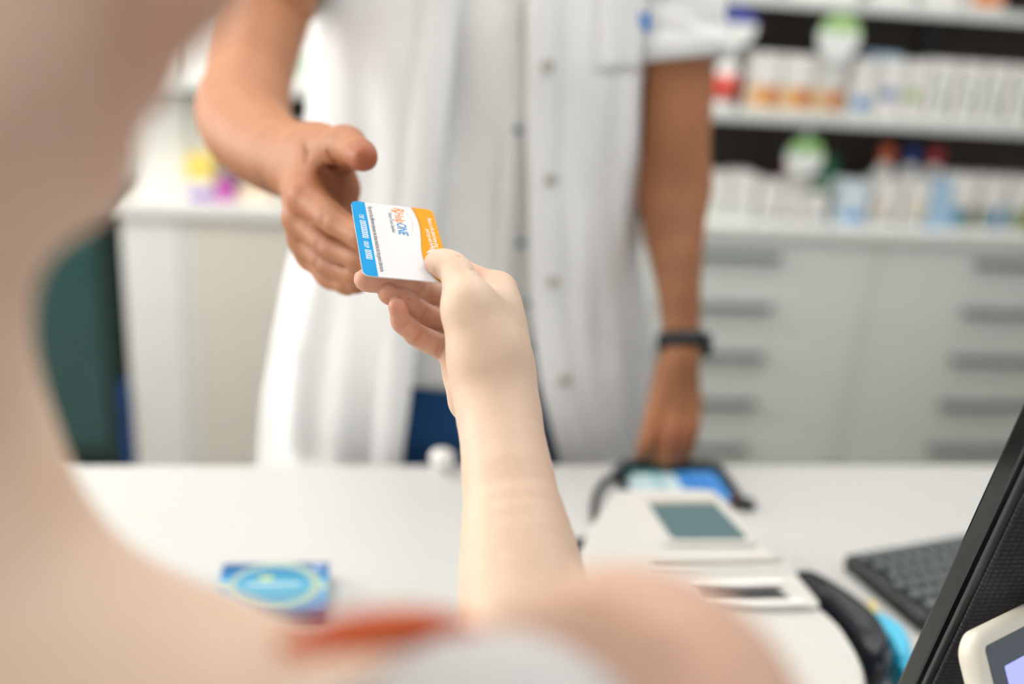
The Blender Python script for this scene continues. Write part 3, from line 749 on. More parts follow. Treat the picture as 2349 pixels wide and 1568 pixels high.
def clip(ol, f):   # keep the part of a convex outline where f(p) >= 0
    out = []
    for i in range(len(ol)):
        p, q = ol[i], ol[(i + 1) % len(ol)]; a, b = f(p), f(q)
        if a >= 0: out.append(p)
        if (a >= 0) != (b >= 0): t = a / (a - b); out.append((p[0] + (q[0] - p[0]) * t, p[1] + (q[1] - p[1]) * t))
    return out
cprism('blue_band', clip(full, lambda p: .165 * CH - p[1]), .00003, .00008, c_blue)
wu = [0, .08, .2, .32, .45, .58, .7, .82, .92, 1.0]; wv = [.735, .757, .778, .777, .757, .733, .724, .737, .775, .835]
def wave(u, dv=0.): return (np.interp(u, np.linspace(0, 1, 60), np.interp(np.linspace(0, 1, 60), wu, wv)) + dv) * CH
from_sp = spline([(a, b) for a, b in zip(wu, wv)], 6)
def wave_region(d0, d1, name, z0, m, taper=None):
    """band between the wave shifted by d0 and the wave shifted by d1 (d1=None: up to the card's upper edge)"""
    us = [p[0] for p in from_sp]; vs = [p[1] for p in from_sp]; v = []; f = []
    for i, (u, q) in enumerate(zip(us, vs)):
        lo_ = (q + (d0(u) if callable(d0) else d0)) * CH
        if d1 is None:
            e = min(u, 1 - u) * CW; r = .0045
            hi_ = CH - (r - math.sqrt(max(0, r * r - (r - e) ** 2)) if e < r else 0)
        else: hi_ = (q + (d1(u) if callable(d1) else d1)) * CH
        v += [(u * CW, lo_, z0), (u * CW, max(hi_, lo_ + 1e-6), z0)]
    for i in range(len(us) - 1): f.append((2 * i, 2 * i + 2, 2 * i + 3, 2 * i + 1))
    o = pyd(name, v, f, m, card); o.matrix_local = MC
    return o
dense = sorted(set([0, .002, .006, .012, .02, .03, .04, .05, .0526] + [p[0] for p in from_sp] + [1 - x for x in (.002, .006, .012, .02, .03, .04, .0526)]))
sv = np.interp(dense, [p[0] for p in from_sp], [p[1] for p in from_sp]); from_sp = list(zip(dense, sv))
wave_region(lambda u: -.012 - .03 * max(0, u - .45) - .02 * max(0, .35 - u), 0., 'grey_wave', .00004, c_gr)
wave_region(0., None, 'orange_field', .00006, c_or)
wave_region(0., lambda u: .020 + .012 * math.cos(u * 5), 'dark_orange_wave', .00009, c_od)
tw = mat('print_white', (250, 250, 250), .5, var=0); tk = mat('print_black', (40, 40, 42), .5, var=0); tg = mat('print_grey', (110, 112, 116), .5, var=0)
to = mat('print_orange', (240, 140, 0), .5, var=0); tb = mat('print_blue', (0, 132, 200), .5, var=0)
def ctext(s, u, v, size, m, width=None, shear=0., bold=0., name='printed_text'):
    o = text(name, s, size, m, card, Matrix.Identity(4), 1., shear, bold, ext=.00002)
    xs = [q.co.x for q in o.data.vertices]; wd = max(xs) - min(xs)
    if width: o.data.transform(Matrix.Diagonal((width / wd, 1, 1, 1)))
    o.matrix_local = MC @ Matrix.Translation((u * CW, v * CH, .00012))
    return o
ctext('CERT', .19, .070, .0042, tw, .062 * CW); ctext('0000000000', .272, .066, .0058, tw, .245 * CW)
ctext('GROUP', .56, .070, .0042, tw, .085 * CW); ctext('00000', .668, .066, .0058, tw, .125 * CW)
ctext('Pays up to the difference between the brand medicine and the generic alternative.', .055, .197, .0042, tk, .885 * CW, bold=.0)
ctext('R', .030, .505, .0098, to, .056 * CW, .22, .012); ctext('x', .062, .472, .0072, to, .042 * CW, .2, .012)
ctext('Help', .092, .505, .0088, to, .158 * CW, .22, .006); ctext('ONE', .252, .505, .0088, tb, .168 * CW, .22, .014)
ctext('Patient Choice Simplified', .115, .430, .0035, tg, .285 * CW, .2)
arc = []
for t in np.linspace(0, 1, 24): arc.append((.045 + .385 * t, .612 + .068 * math.sin(PI * (t ** .85)) + .035 * t))
arcv, arcf = [], []
for i, (u, v_) in enumerate(arc):
    th = .012 * math.sin(PI * i / 23) + .0005; arcv += [(u * CW, v_ * CH, .0001), (u * CW, (v_ + th) * CH, .0001)]
for i in range(23): arcf.append((2 * i, 2 * i + 2, 2 * i + 3, 2 * i + 1))
o = pyd('grey_swoosh', arcv, arcf, c_gr, card); o.matrix_local = MC
ctext('Remain on the brand name drug', .135, .905, .0042, tw, .415 * CW, .15); ctext('you know', .565, .905, .0042, tw, .12 * CW, .15)
ctext('and trust with RxHelpONE', .30, .845, .0042, tw, .36 * CW, .15)

# ------------------------------------------------------------------ people

def frame(f, u=(0, 0, 1)):
    f = nrm(f); r = nrm(np.cross(f, u)); return r, f, np.cross(r, f)          # right, forward, up
def head_prims(F, chin, fwd, upv=(0, 0, 1), s=1.0):
    r, f, u = frame(fwd, upv); M = np.stack([r, f, u], 1)
    def q(a, b, c): return np.array(chin) + s * (r * a + f * b + u * c)
    F.ell(q(0, -.080, .128), np.array([.074, .094, .088]) * s, M, .02)
    F.ell(q(0, -.045, .085), np.array([.062, .060, .075]) * s, M, .02)
    for g in (-1, 1):
        F.cap(q(0, -.014, .010), q(g * .050, -.072, .030), .014 * s, .016 * s, .02)
        F.cap(q(g * .050, -.072, .030), q(g * .060, -.078, .075), .016 * s, .016 * s, .02)
        F.ell(q(g * .036, -.030, .068), np.array([.026, .026, .028]) * s, M, .015)
        F.ell(q(g * .072, -.092, .095), np.array([.010, .020, .032]) * s, M, .006)
        F.cap(q(g * .014, .002, .124), q(g * .045, -.012, .126), .008 * s, .007 * s, .01)
    F.ell(q(0, -.010, .012), np.array([.017, .013, .013]) * s, M, .012)
    F.cap(q(-.014, .000, .043), q(.014, .000, .043), .0075 * s, None, .008)
    F.cap(q(-.013, -.001, .034), q(.013, -.001, .034), .0080 * s, None, .008)
    F.cap(q(0, .002, .112), q(0, .017, .074), .008 * s, .0105 * s, .010)
    for g in (-1, 1): F.cap(q(g * .010, .006, .068), q(g * .013, .002, .070), .008 * s, None, .006)
    F.cap(q(-.018, .009, .0385), q(.018, .009, .0385), .0014 * s, None, .003, True)
    for g in (-1, 1):
        F.ell(q(g * .031, .004, .108), np.array([.015, .012, .010]) * s, M, .008, True)
        F.ell(q(g * .031, -.013, .107), np.array([.0125, .0125, .0105]) * s, M, .003)
    return q

# ================================================== the customer
skin_w = skin_mat('pale_skin', (224, 199, 174), (206, 120, 94), (150, 92, 68), .10)
TOCAM = lambda p: nrm(CAM - np.array(p))
W = P(1136, 890, .579); E = P(1276, 1875, .45); S = P(1425, 1740, .262)
Hf = Field(np.min([P(815, 640, .62), W, E, P(1150, 600, .68), P(1190, 640, .66)], 0) - .055, np.max([P(815, 640, .58), W, E, P(1190, 600, .68)], 0) + .055, .00115)
# forearm: two bones side by side give the flattened wrist
side = nrm(np.cross(W - E, TOCAM(W))); dep = TOCAM(W)
def fa(t): return E + (W - E) * t
Hf.chain([fa(-.05), fa(.18), fa(.36), fa(.55), fa(.78), fa(1.0)], [.036, .0365, .0350, .0305, .0225, .0195], .02)
for sg, o_ in ((1, .006), (-1, .006)):
    Hf.cap(fa(.75) + dep * .0, W + dep * sg * o_, .0195, .0178, .010)
# palm
mcp = {'index': P(1141, 667, .640), 'middle': P(1124, 712, .646), 'ring': P(1104, 764, .644), 'pinky': P(1074, 822, .630)}
for nme, r0, r1 in (('index', .0125, .0112), ('middle', .0140, .0112), ('ring', .0130, .0106), ('pinky', .0125, .0095)):
    base_ = W + (mcp[nme] - W) * .08
    Hf.cap(base_, mcp[nme], r0, r1, .010)
Hf.ell(P(1118, 790, .614), (.016, .022, .028), None, .02)
Hf.cap(P(1131, 850, .588), P(1137, 705, .628), .0180, .0112, .018)         # back of the hand, index side
Hf.cap(P(1096, 908, .604), P(1070, 848, .622), .0185, .0140, .010)         # heel of the palm, little-finger side
Hf.cap(P(1116, 825, .5755), P(1078, 705, .5775), .0172, .0150, .006)
Hf.cap(P(1140, 940, .574), P(1116, 825, .5755), .0172, .0172, .009)        # thumb mound
Hf.cap(P(1104, 775, .580), P(1102, 715, .590), .0155, .0130, .010)
Hf.cap(P(1054, 812, .613), P(1064, 852, .613), .0118, .0120, .005)         # pad below the little finger
Hf.cap(P(1128, 810, .583), P(1116, 722, .606), .0175, .0120, .016)          # web towards the index
Hf.cap(P(1088, 738, .5755), P(1118, 830, .5735), .0158, .0172, .006)
Hf.cap(P(1122, 830, .5765), P(1146, 950, .5720), .0185, .0190, .012)
palm = Hf.F.copy()
def add_finger(Fld, palm_, pts, rs, kb, kj=.0035, creases=()):
    G = Fld.like(); G.chain(pts, rs, kj)
    for (j, ra, wd) in creases:
        a, b = pts[j - 1], pts[min(j + 1, len(pts) - 1)]; c = pts[j]; tcm = TOCAM(c); d = nrm(np.cross(nrm(b - a), tcm))
        cc = c + tcm * (rs[j] + .0002 + ra)
        G.cap(cc - d * wd, cc + d * wd, .0009, None, .0022, True)
    return np.minimum(1.0, smin(palm_, G.F, kb))
def bump_joint(pts, rs, extra=.0006):
    """inserts slimmer mid-bone points so that the joints read as knuckles"""
    P2, R2 = [pts[0]], [rs[0]]
    for i in range(len(pts) - 1):
        P2.append((pts[i] + pts[i + 1]) / 2); R2.append((rs[i] + rs[i + 1]) / 2 - extra); P2.append(pts[i + 1]); R2.append(rs[i + 1])
    return P2, R2
fw = {'thumb': ([P(1076, 705, .5775), P(1070, 685, .579), P(1047, 624, .5895), P(1022, 608, .5960), P(1003, 603, .5995)], [.0150, .0132, .0100, .0097, .0078]),
      'index': ([mcp['index'], P(1056, 624, .657), P(992, 614, .640), P(950, 604, .628)], [.0110, .0090, .0080, .0068]),
      'middle': ([mcp['middle'], P(985, 676, .630), P(908, 649, .609), P(840, 642, .6000)], [.0108, .0090, .0080, .0071]),
      'ring': ([mcp['ring'], P(985, 728, .622), P(929, 691, .606), P(891, 673, .5995)], [.0098, .0078, .0071, .0064]),
      'pinky': ([mcp['pinky'], P(962, 772, .609), P(921, 738, .597), P(912, 702, .590)], [.0092, .0073, .0063, .0055])}
out = palm
webs = {'thumb': .008, 'index': .007, 'middle': .005, 'ring': .005, 'pinky': .006}
for nme, (pts, rs) in fw.items():
    if nme == 'thumb': p2, r2 = pts, rs
    else: p2, r2 = bump_joint(pts, rs, .0005)
    out = smin(out, add_finger(Hf, palm, p2, r2, webs[nme]), .0007)
Hf.F = out
# creases of the finger joints, the palm and the thumb
for pix, r_ in (([(976, 655), (970, 668), (964, 684)], .0009), ([(988, 658), (984, 682)], .0007), ([(912, 640), (909, 655)], .0008),
                ([(988, 716), (984, 730), (978, 744)], .0009), ([(979, 712), (974, 726), (968, 741)], .0007), ([(939, 682), (931, 694)], .0008),
                ([(912, 759), (925, 754), (938, 743)], .0009), ([(945, 794), (958, 780), (971, 762)], .0009), ([(952, 797), (964, 783), (976, 766)], .0006),
                ([(1011, 795), (1007, 805), (1005, 815), (1004, 826), (1004, 836)], .0011),
                ([(996, 621), (1001, 632)], .0010)):
    Hf.crease(pix, r_, .0022)
for pix in ([(1050, 588), (1054, 591), (1059, 596), (1063, 602)], [(1044, 585), (1049, 587), (1053, 590)], [(1074, 611), (1078, 615), (1083, 619), (1089, 622)]):
    Hf.crease(pix, .0004, .0012)
hand_v, hand_q = Hf.mesh(1)

Bf = Field((-.62, -.12, -.01), (.26, .62, 1.80), .006)
N = P(-395, 1140, .29)
chin = P(205, 470, .272); hf = nrm((.60, .76, -.30))
qh = head_prims(Bf, chin, hf)
Bf.cap(qh(0, -.088, .045), N, .050, .054, .02)
Bf.cap(N, N + np.array([0, -.01, -.12]), .055, .075, .03)
tr = [P(-345, 1410, .29), P(0, 1680, .288), P(380, 1775, .285), P(760, 1785, .283), P(1080, 1765, .28), S]
Bf.chain(tr, [.034, .031, .030, .030, .032, .046], .02)
tl = [np.array([2 * N[0] - p[0], p[1] + .02, p[2] - .005]) for p in tr]
Bf.chain(tl, [.034, .031, .030, .030, .032, .046], .02)
cx_, cy_ = float(N[0]) + .02, float(N[1]) - .045
def tor(F, g=0.):
    for z, a, b, dy in ((1.24, .155, .095, 0), (1.12, .140, .100, .01), (1.0, .125, .095, .01), (.90, .150, .11, 0), (.82, .165, .115, -.01)):
        F.ell((cx_, cy_ + dy, z), (a + g, b + g, .12), None, .05)
    for sg in (-1, 1): F.ell((cx_ + sg * .07, cy_ + .085, 1.15), (.055 + g, .05 + g, .055), None, .03)
tor(Bf)
for sg in (-1, 1):
    Bf.chain([(cx_ + sg * .085, cy_, .84), (cx_ + sg * .09, cy_ + .01, .46), (cx_ + sg * .095, cy_ - .015, .09)], [.085, .055, .038], .03)
    Bf.cap((cx_ + sg * .095, cy_ - .03, .035), (cx_ + sg * .105, cy_ + .13, .028), .036, .028, .02)
Bf.chain([S, S + (E - S) * .5, E, fa(.08)], [.046, .041, .0370, .0362], .02)
SL = tl[-1]; EL = np.array([SL[0] - .05, SL[1] + .02, 1.06]); WL = np.array([EL[0] + .06, EL[1] + .14, 1.0])
Bf.chain([SL, EL, WL], [.046, .037, .024], .02)
for k in range(4):
    Bf.chain([WL, WL + (.005 + .012 * k, .075 - .004 * k, -.012 - .012 * k), WL + (.02 + .012 * k, .125 - .012 * abs(k - 1), -.03 - .014 * k)], [.02, .011, .008], .006)
Bf.chain([WL, WL + np.array((.035, .045, .012)), WL + np.array((.055, .085, .0))], [.018, .011, .009], .006)
gl = [Bf.hit(x, y, .14, .5) for x, y in ((1010, 1490), (1120, 1462), (1230, 1458), (1320, 1490), (1390, 1545), (1440, 1610), (1480, 1700))]
gl = [p for p in gl if p is not None]
for a, b in zip(gl[:-1], gl[1:]): Bf.cap(a, b, .0085, None, .010, True)      # hollow between shoulder blade and upper arm
bv, bq = Bf.mesh(2)
tw_ = []
for nme in ('index', 'middle', 'ring', 'pinky'):
    p_ = fw[nme][0]; tw_.append((*p_[-1], .010, .85, 0))
    for a, b, t in ((0, 1, .5), (1, 2, 0.), (1, 2, .5), (2, 3, 0.), (2, 3, .5)):
        q_ = p_[a] * (1 - t) + p_[b] * t; q_ = q_ + TOCAM(q_) * .006; tw_.append((*q_, .0115, .55, .18 if t == 0 else .1))
tw_ += [(*P(1020, 815, .60), .012, .5, .05)]
tw_ += [(*fw['thumb'][0][4], .010, .35, 0), (*P(1150, 640, .64), .014, .22, 0), (*P(1060, 800, .575), .012, .15, 0), (*P(1060, 880, .59), .016, .20, 0), (*qh(0, .008, .038), .016, .8, .2), (*P(1290, 1150, .54), .03, .18, 0), (*P(1560, 1480, .24), .05, .30, 0), (*qh(.05, -.03, .05), .045, .32, .12), (*qh(.03, .0, .03), .03, .3, 0)]
cust = thing('person', (cx_, cy_, 0), 'customer in a white sleeveless top with orange trim reaching out a bare arm', 'person')
organic('body', [(bv, bq), (hand_v, hand_q)], skin_w, cust, tw_, (cx_, cy_, 0))
o0 = np.array([cx_, cy_, 0])
nailm = mat('fingernail', (238, 200, 190), .25, var=.03, scale=200)
def nail(c, n_, d_, wd, ln, parent, org_, m=nailm):
    """a small curved plate centred at c, facing n_, long axis d_"""
    n_ = nrm(n_); d_ = nrm(np.array(d_) - n_ * (np.array(d_) @ n_)); s_ = np.cross(d_, n_); v, f = [], []
    A, B = 9, 9
    for i in range(A):
        for j in range(B):
            a = (i / (A - 1) - .5) * 2; b = (j / (B - 1) - .5) * 2
            k = math.sqrt(max(0, 1 - .35 * b * b)) if abs(b) > .6 else 1
            v.append(np.array(c) - org_ + s_ * wd * a * k + d_ * ln * b - n_ * (wd * .55 * a * a + ln * .12 * b * b))
    for i in range(A - 1):
        for j in range(B - 1): f.append((i * B + j, (i + 1) * B + j, (i + 1) * B + j + 1, i * B + j + 1))
    o = pyd('fingernail', v, f, m, parent, True)
    md = o.modifiers.new('thickness', 'SOLIDIFY'); md.thickness = .0005; md.offset = -1
    return o
away = lambda p: -TOCAM(p)
tp, tq = fw['thumb'][0][4], fw['thumb'][0][3]
nail(tp + nrm(CN * .9 + away(tp) * .55) * .0082, CN * .9 + away(tp) * .55, tp - tq, .0052, .0068, cust, o0)
for nme, up_b in (('middle', .25), ('ring', .25), ('pinky', .3)):
    a_, b_ = fw[nme][0][-1], fw[nme][0][-2]; d_ = nrm(a_ - b_); nn_ = nrm(away(a_) + np.array((-.5, 0, up_b)))
    nn_ = nrm(nn_ - d_ * (nn_ @ d_)); rr = fw[nme][1][-1]
    nail(a_ + nn_ * (rr - .0003), nn_, d_, rr * .6, rr * .8, cust, o0)
# white sleeveless top
fabric_w = mat('white_cotton', (206, 206, 204), .85, var=.04, scale=60, bump=.2, bscale=900)
orange_f = mat('orange_trim', (206, 92, 44), .7, var=.06, scale=60)
Tf = Field((-.5, -.12, .78), (.22, .62, 1.42), .006)
tor(Tf, .012)
Tf.cap(N + np.array([0, -.02, -.14]), N + np.array([0, -.02, -.2]), .085, .09, .04)
for p, r in ((P(1130, 1915, .235), .047), ((2 * cx_ - P(1130, 1915, .235)[0], P(1130, 1915, .235)[1] + .03, P(1130, 1915, .235)[2]), .047)):
    Tf.cap(p, (p[0] * .6 + cx_ * .4, p[1], 1.20), r, .06, .05)
Tf.cap(S + np.array([.075, 0, .0]), S + np.array([.075, 0, -.12]), .055, .05, .02, True)
Tf.F = np.maximum(Tf.F, (.80 - Tf.ax[2])[None, None, :])
tv, tqd = Tf.mesh(2)
organic('sleeveless_top', [(tv, tqd)], fabric_w, cust, None, (cx_, cy_, 0))
tube('orange_strap', [p - o0 for p in spline([P(640, 1486, .236), P(760, 1458, .242), P(880, 1444, .247), P(1000, 1438, .250), P(1110, 1452, .245)], 8)], [.002 + .0036 * math.sin(PI * k / 32) for k in range(33)], orange_f, cust)
# trousers, shoes and hair of the customer (outside the photograph)
Lf = Field((cx_ - .30, cy_ - .22, .05), (cx_ + .30, cy_ + .24, .96), .008)
for z, a, b in ((.90, .162, .122), (.82, .176, .127)): Lf.ell((cx_, cy_, z), (a, b, .07), None, .04)
for sg in (-1, 1): Lf.chain([(cx_ + sg * .085, cy_, .84), (cx_ + sg * .09, cy_ + .01, .46), (cx_ + sg * .095, cy_ - .015, .10)], [.094, .070, .058], .03)
organic('trousers', [Lf.mesh(1)], mat('grey_trousers', (96, 98, 104), .8), cust, None, (cx_, cy_, 0))
for sg in (-1, 1):
    Sf = Field((cx_ + sg * .1 - .07, cy_ - .10, -.005), (cx_ + sg * .1 + .07, cy_ + .20, .13), .006)
    Sf.cap((cx_ + sg * .095, cy_ - .03, .045), (cx_ + sg * .105, cy_ + .13, .036), .045, .036, .02); Sf.F = np.maximum(Sf.F, -Sf.ax[2][None, None, :])
    organic('shoe', [Sf.mesh(1)], mat('white_shoe', (220, 220, 216), .6), cust, None, (cx_, cy_, 0))
rh, fh, uh = frame(hf); Mh = np.stack([rh, fh, uh], 1)
hc = qh(0, -.095, .140)
Kf = Field(hc - .17, hc + .17, .005)
Kf.ell(hc, (.082, .095, .088), Mh, .02); Kf.ell(qh(0, -.21, .16), (.045, .042, .042), Mh, .02)
Kf.ell(qh(0, .012, .075), (.085, .085, .10), Mh, .01, True)
Kf.ell(qh(0, -.06, .02), (.10, .09, .06), Mh, .01, True)
organic('hair', [Kf.mesh(1)], mat('brown_hair', (84, 58, 42), .5, var=.25, scale=120, bump=.5, bscale=300), cust, None, (cx_, cy_, 0))

# ================================================== the pharmacist
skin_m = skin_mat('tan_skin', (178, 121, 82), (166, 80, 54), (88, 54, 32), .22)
PX, PYC = .155, 1.40
ph = thing('person', (PX, PYC, 0), 'pharmacist in an open white short-sleeved coat and jeans reaching for the card', 'person')
o1 = np.array([PX, PYC, 0.])
SR = P(655, -175, 1.245); ER = P(558, 252, 1.03); WR = P(702, 377, .815)
pts_all = np.array([P(607, 0, 1.19), ER, WR, P(870, 570, .68), P(820, 660, .70), P(835, 360, .69), P(650, 490, .76)])
Rf = Field(pts_all.min(0) - .075, pts_all.max(0) + .065, .0017)
Rf.chain([SR + (ER - SR) * .35, P(590, 80, 1.13), ER], [.056, .051, .041], .03)
Rf.chain([ER, P(562, 292, .98), P(623, 348, .90), P(680, 372, .845), WR], [.0400, .0420, .0355, .0300, .0265], .03)
dep2 = nrm(np.cross(WR - ER, (0, 0, 1.)))
upv_ = nrm(np.array([P(735, 300, .815) - P(662, 445, .815)])[0])
for sg in (-1, 1): Rf.cap(P(660, 362, .86), WR + upv_ * sg * .009, .024, .0215, .016)
mm = {'index': P(705, 452, .748), 'middle': P(690, 500, .760), 'ring': P(700, 547, .770), 'pinky': P(714, 586, .780)}
for nme, r0, r1 in (('index', .0175, .0140), ('middle', .0175, .0135), ('ring', .0165, .0128), ('pinky', .0150, .0115)):
    Rf.cap(WR + (mm[nme] - WR) * .05, mm[nme], r0, r1, .010)
Rf.cap(P(728, 345, .795), P(790, 338, .748), .0205, .0145, .018)      # thumb base
Rf.cap(P(738, 372, .79), P(772, 430, .775), .020, .0160, .014)        # thumb mound seen past the index finger
Rf.cap(P(735, 380, .79), P(722, 435, .768), .019, .014, .014)
Rf.cap(P(770, 440, .780), P(776, 500, .790), .0150, .0125, .014)      # far side of the palm
palm2 = Rf.F.copy(); out = palm2
fm = {'thumb': ([P(790, 338, .748), P(801, 338, .738), P(817, 347, .716), P(828, 355, .704), P(836, 362, .696)], [.0145, .0132, .0108, .0112, .0092]),
      'index': ([mm['index'], P(770, 508, .716), P(832, 546, .695), P(872, 572, .684)], [.0140, .0109, .0098, .0086]),
      'middle': ([mm['middle'], P(757, 566, .730), P(826, 594, .708), P(868, 606, .696)], [.0135, .0103, .0094, .0084]),
      'ring': ([mm['ring'], P(752, 606, .745), P(818, 630, .722), P(858, 640, .710)], [.0128, .0098, .0090, .0080]),
      'pinky': ([mm['pinky'], P(754, 636, .758), P(795, 652, .738), P(820, 651, .728)], [.0115, .0088, .0082, .0074])}
for nme, (pts, rs) in fm.items():
    p2, r2 = (pts, rs) if nme == 'thumb' else bump_joint(pts, rs, .0009)
    out = smin(out, add_finger(Rf, palm2, p2, r2, .010 if nme in ('thumb',) else .005), .0006)
Rf.F = out
def lerp(a, b, t): return np.array(a) * (1 - t) + np.array(b) * t
for a, b in (('index', 'middle'), ('middle', 'ring'), ('ring', 'pinky')):
    pa, pb = fm[a][0], fm[b][0]; gp = []
    for k, t in ((0, .6), (0, 1.0), (1, .5), (1, 1.0)):
        ca_, cb_ = lerp(pa[k], pa[k + 1], t), lerp(pb[k], pb[k + 1], t); c = (ca_ + cb_) / 2
        tc_ = TOCAM(c); gp.append(c + tc_ * .0065)
    for u_, v_ in zip(gp[:-1], gp[1:]): Rf.cap(u_, v_, .0013, None, .0035, True)
for nme in ('index', 'middle', 'ring'):                               # knuckle wrinkles
    j = fm[nme][0][1]; dr = nrm(fm[nme][0][2] - fm[nme][0][0]); tc_ = TOCAM(j); n_ = nrm(tc_ * .8 + np.array([-.5, 0, -.1])); n_ = nrm(n_ - dr * (n_ @ dr)); sd = np.cross(dr, n_)
    for o_ in (-.0022, 0, .0022):
        c = j + n_ * (fm[nme][1][1] + .0003) + dr * o_
        Rf.cap(c - sd * .0045, c + sd * .0045, .0006, None, .0018, True)
for o_ in (0, .003):                                                  # wrinkles on the back of the thumb joint
    c = P(822 - o_ * 900, 322, .722)
# fold between thumb and index, thumb joint crease
Rf.chain([P(750, 368, .765), P(768, 392, .752), P(800, 408, .748)], [.0025, .003, .002]) if False else None
for u_, v_ in ((P(752, 366, .762), P(775, 396, .748)), (P(775, 396, .748), P(806, 406, .744)), (P(742, 398, .752), P(775, 440, .748))): Rf.cap(u_, v_, .0022, None, .006, True)
for pix, r_ in (([(752, 352), (766, 372), (780, 388), (796, 396)], .0016), ([(742, 392), (756, 410), (772, 428)], .0014), ([(766, 446), (778, 466), (790, 486)], .001),
                ([(700, 330), (706, 350), (704, 372)], .0007)):
    Rf.crease(pix, r_, .003, .6, .95)
rv, rq = Rf.mesh(1)
# left forearm and hand, resting on the mat
SLm = np.array([.415, 1.39, 1.50]); ELm = ony(1545, 425, 1.36); WLm = ony(1563, 770, 1.22)
Gf = Field(np.array([.36, 1.04, .89]), np.array([.58, 1.46, 1.46]), .0025)
Gf.chain([SLm, ony(1552, 250, 1.37), ELm], [.052, .048, .047], .03)
Gf.chain([ELm, ony(1545, 520, 1.32), ony(1556, 650, 1.26), WLm, ony(1561, 815, 1.205)], [.0455, .043, .030, .0245, .0245], .03)
lm = [ony(1519, 925, 1.178), ony(1541, 935, 1.170), ony(1565, 936, 1.172), ony(1588, 925, 1.18)]
for k, q in enumerate(lm): Gf.cap(ony(1561, 805, 1.207), q, .018, .0135, .012)
palm3 = Gf.F.copy(); out = palm3
lp = [ony(1513, 998, 1.150), ony(1537, 1008, 1.142), ony(1562, 1006, 1.146), ony(1585, 992, 1.154)]
lt = [onz(1506, 1050, .9155), onz(1529, 1058, .9155), onz(1551, 1056, .9155), onz(1570, 1047, .9155)]
for a, b, c in zip(lm, lp, lt): out = smin(out, add_finger(Gf, palm3, [a, b, c], [.0125, .0108, .0088], .007), .0015)
out = smin(out, add_finger(Gf, palm3, [ony(1532, 850, 1.195), ony(1500, 955, 1.165), ony(1484, 1010, 1.148), onz(1473, 1040, .918)], [.019, .013, .0115, .0095], .010), .0015)
Gf.F = out
lv, lq = Gf.mesh(2)
# head, neck, torso and legs
Mf = Field((-.32, 1.15, -.01), (.66, 1.68, 1.99), .007)
pchin = np.array([PX - .01, PYC - .075, 1.665]); qp = head_prims(Mf, pchin, (-.08, -.98, -.22), s=1.05)
Mf.cap(qp(0, -.085, .05), (PX, PYC + .02, 1.58), .058, .062, .02)
for z, a, b in ((1.50, .165, .085), (1.40, .185, .105), (1.26, .165, .105), (1.12, .150, .100), (1.0, .155, .105), (.92, .165, .11)):
    Mf.ell((PX, PYC + .02, z), (a, b, .12), None, .05)
Mf.chain([(PX, PYC + .02, 1.58), (PX + .15, PYC, 1.545), SLm], [.06, .06, .052], .03)
Mf.chain([(PX, PYC + .02, 1.58), (PX - .15, PYC, 1.565), SR, SR + (ER - SR) * .45], [.06, .06, .055, .0545], .03)
Mf.chain([SLm, ony(1552, 250, 1.37)], [.052, .0475], .02)
for sg in (-1, 1):
    Mf.chain([(PX + sg * .09, PYC + .02, .90), (PX + sg * .10, PYC + .01, .50), (PX + sg * .105, PYC + .04, .09)], [.09, .06, .042], .03)
    Mf.cap((PX + sg * .105, PYC + .05, .04), (PX + sg * .12, PYC - .12, .03), .038, .030, .02)
mv, mq = Mf.mesh(2)
tm_ = [(*fm['thumb'][0][4], .016, .8, .1), (*mm['index'], .018, .45, 0), (*fm['index'][0][1], .010, .3, .35), (*fm['middle'][0][1], .010, .3, .35), (*fm['ring'][0][1], .010, .3, .3),
       (*mm['middle'], .016, .4, 0), (*P(775, 420, .76), .018, .5, .5), (*P(650, 420, .86), .035, .0, .35), (*P(620, 400, .89), .03, 0, .3), (*qp(0, .008, .038), .016, .6, .2)]
tm_ += [(*p, .02, .5, .35) for p in lp]
tm_ += [(*p, .030, 0, .8) for p in (P(610, 432, .90), P(650, 446, .85), P(565, 412, .95), P(515, 370, 1.0))]  # forearm underside: hair tone, with its shade put into the colour
tm_ += [(*p, .045, 0, .5) for p in (ony(1540, 520, 1.29), ony(1556, 620, 1.25), ony(1560, 700, 1.22), ony(1560, 860, 1.19))] + [(*ony(1540, 400, 1.32), .05, 0, .35)]  # left arm: hair tone, darkened further to carry painted shade
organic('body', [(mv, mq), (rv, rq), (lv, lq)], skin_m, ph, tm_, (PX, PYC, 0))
tp, tq = fm['thumb'][0][4], fm['thumb'][0][2]
nail(tp - nrm(tp - tq) * .002 + nrm(np.array([-.25, .62, .75])) * .0086, (-.25, .62, .75), tp - tq, .0058, .0070, ph, o1, mat('fingernail_tan', (232, 180, 150), .3, var=.03))
hp = Field(qp(0, -.09, .13) - .16, qp(0, -.09, .13) + .16, .006); rh, fh, uh = frame((-.08, -.98, -.22)); Mh = np.stack([rh, fh, uh], 1)
hp.ell(qp(0, -.088, .142), (.083, .100, .088), Mh, .02); hp.ell(qp(0, .02, .07), (.09, .085, .105), Mh, .01, True); hp.ell(qp(0, -.06, .01), (.12, .12, .07), Mh, .01, True)
organic('hair', [hp.mesh(1)], mat('dark_hair', (44, 34, 28), .5, var=.25, scale=120, bump=.5, bscale=300), ph, None, (PX, PYC, 0))

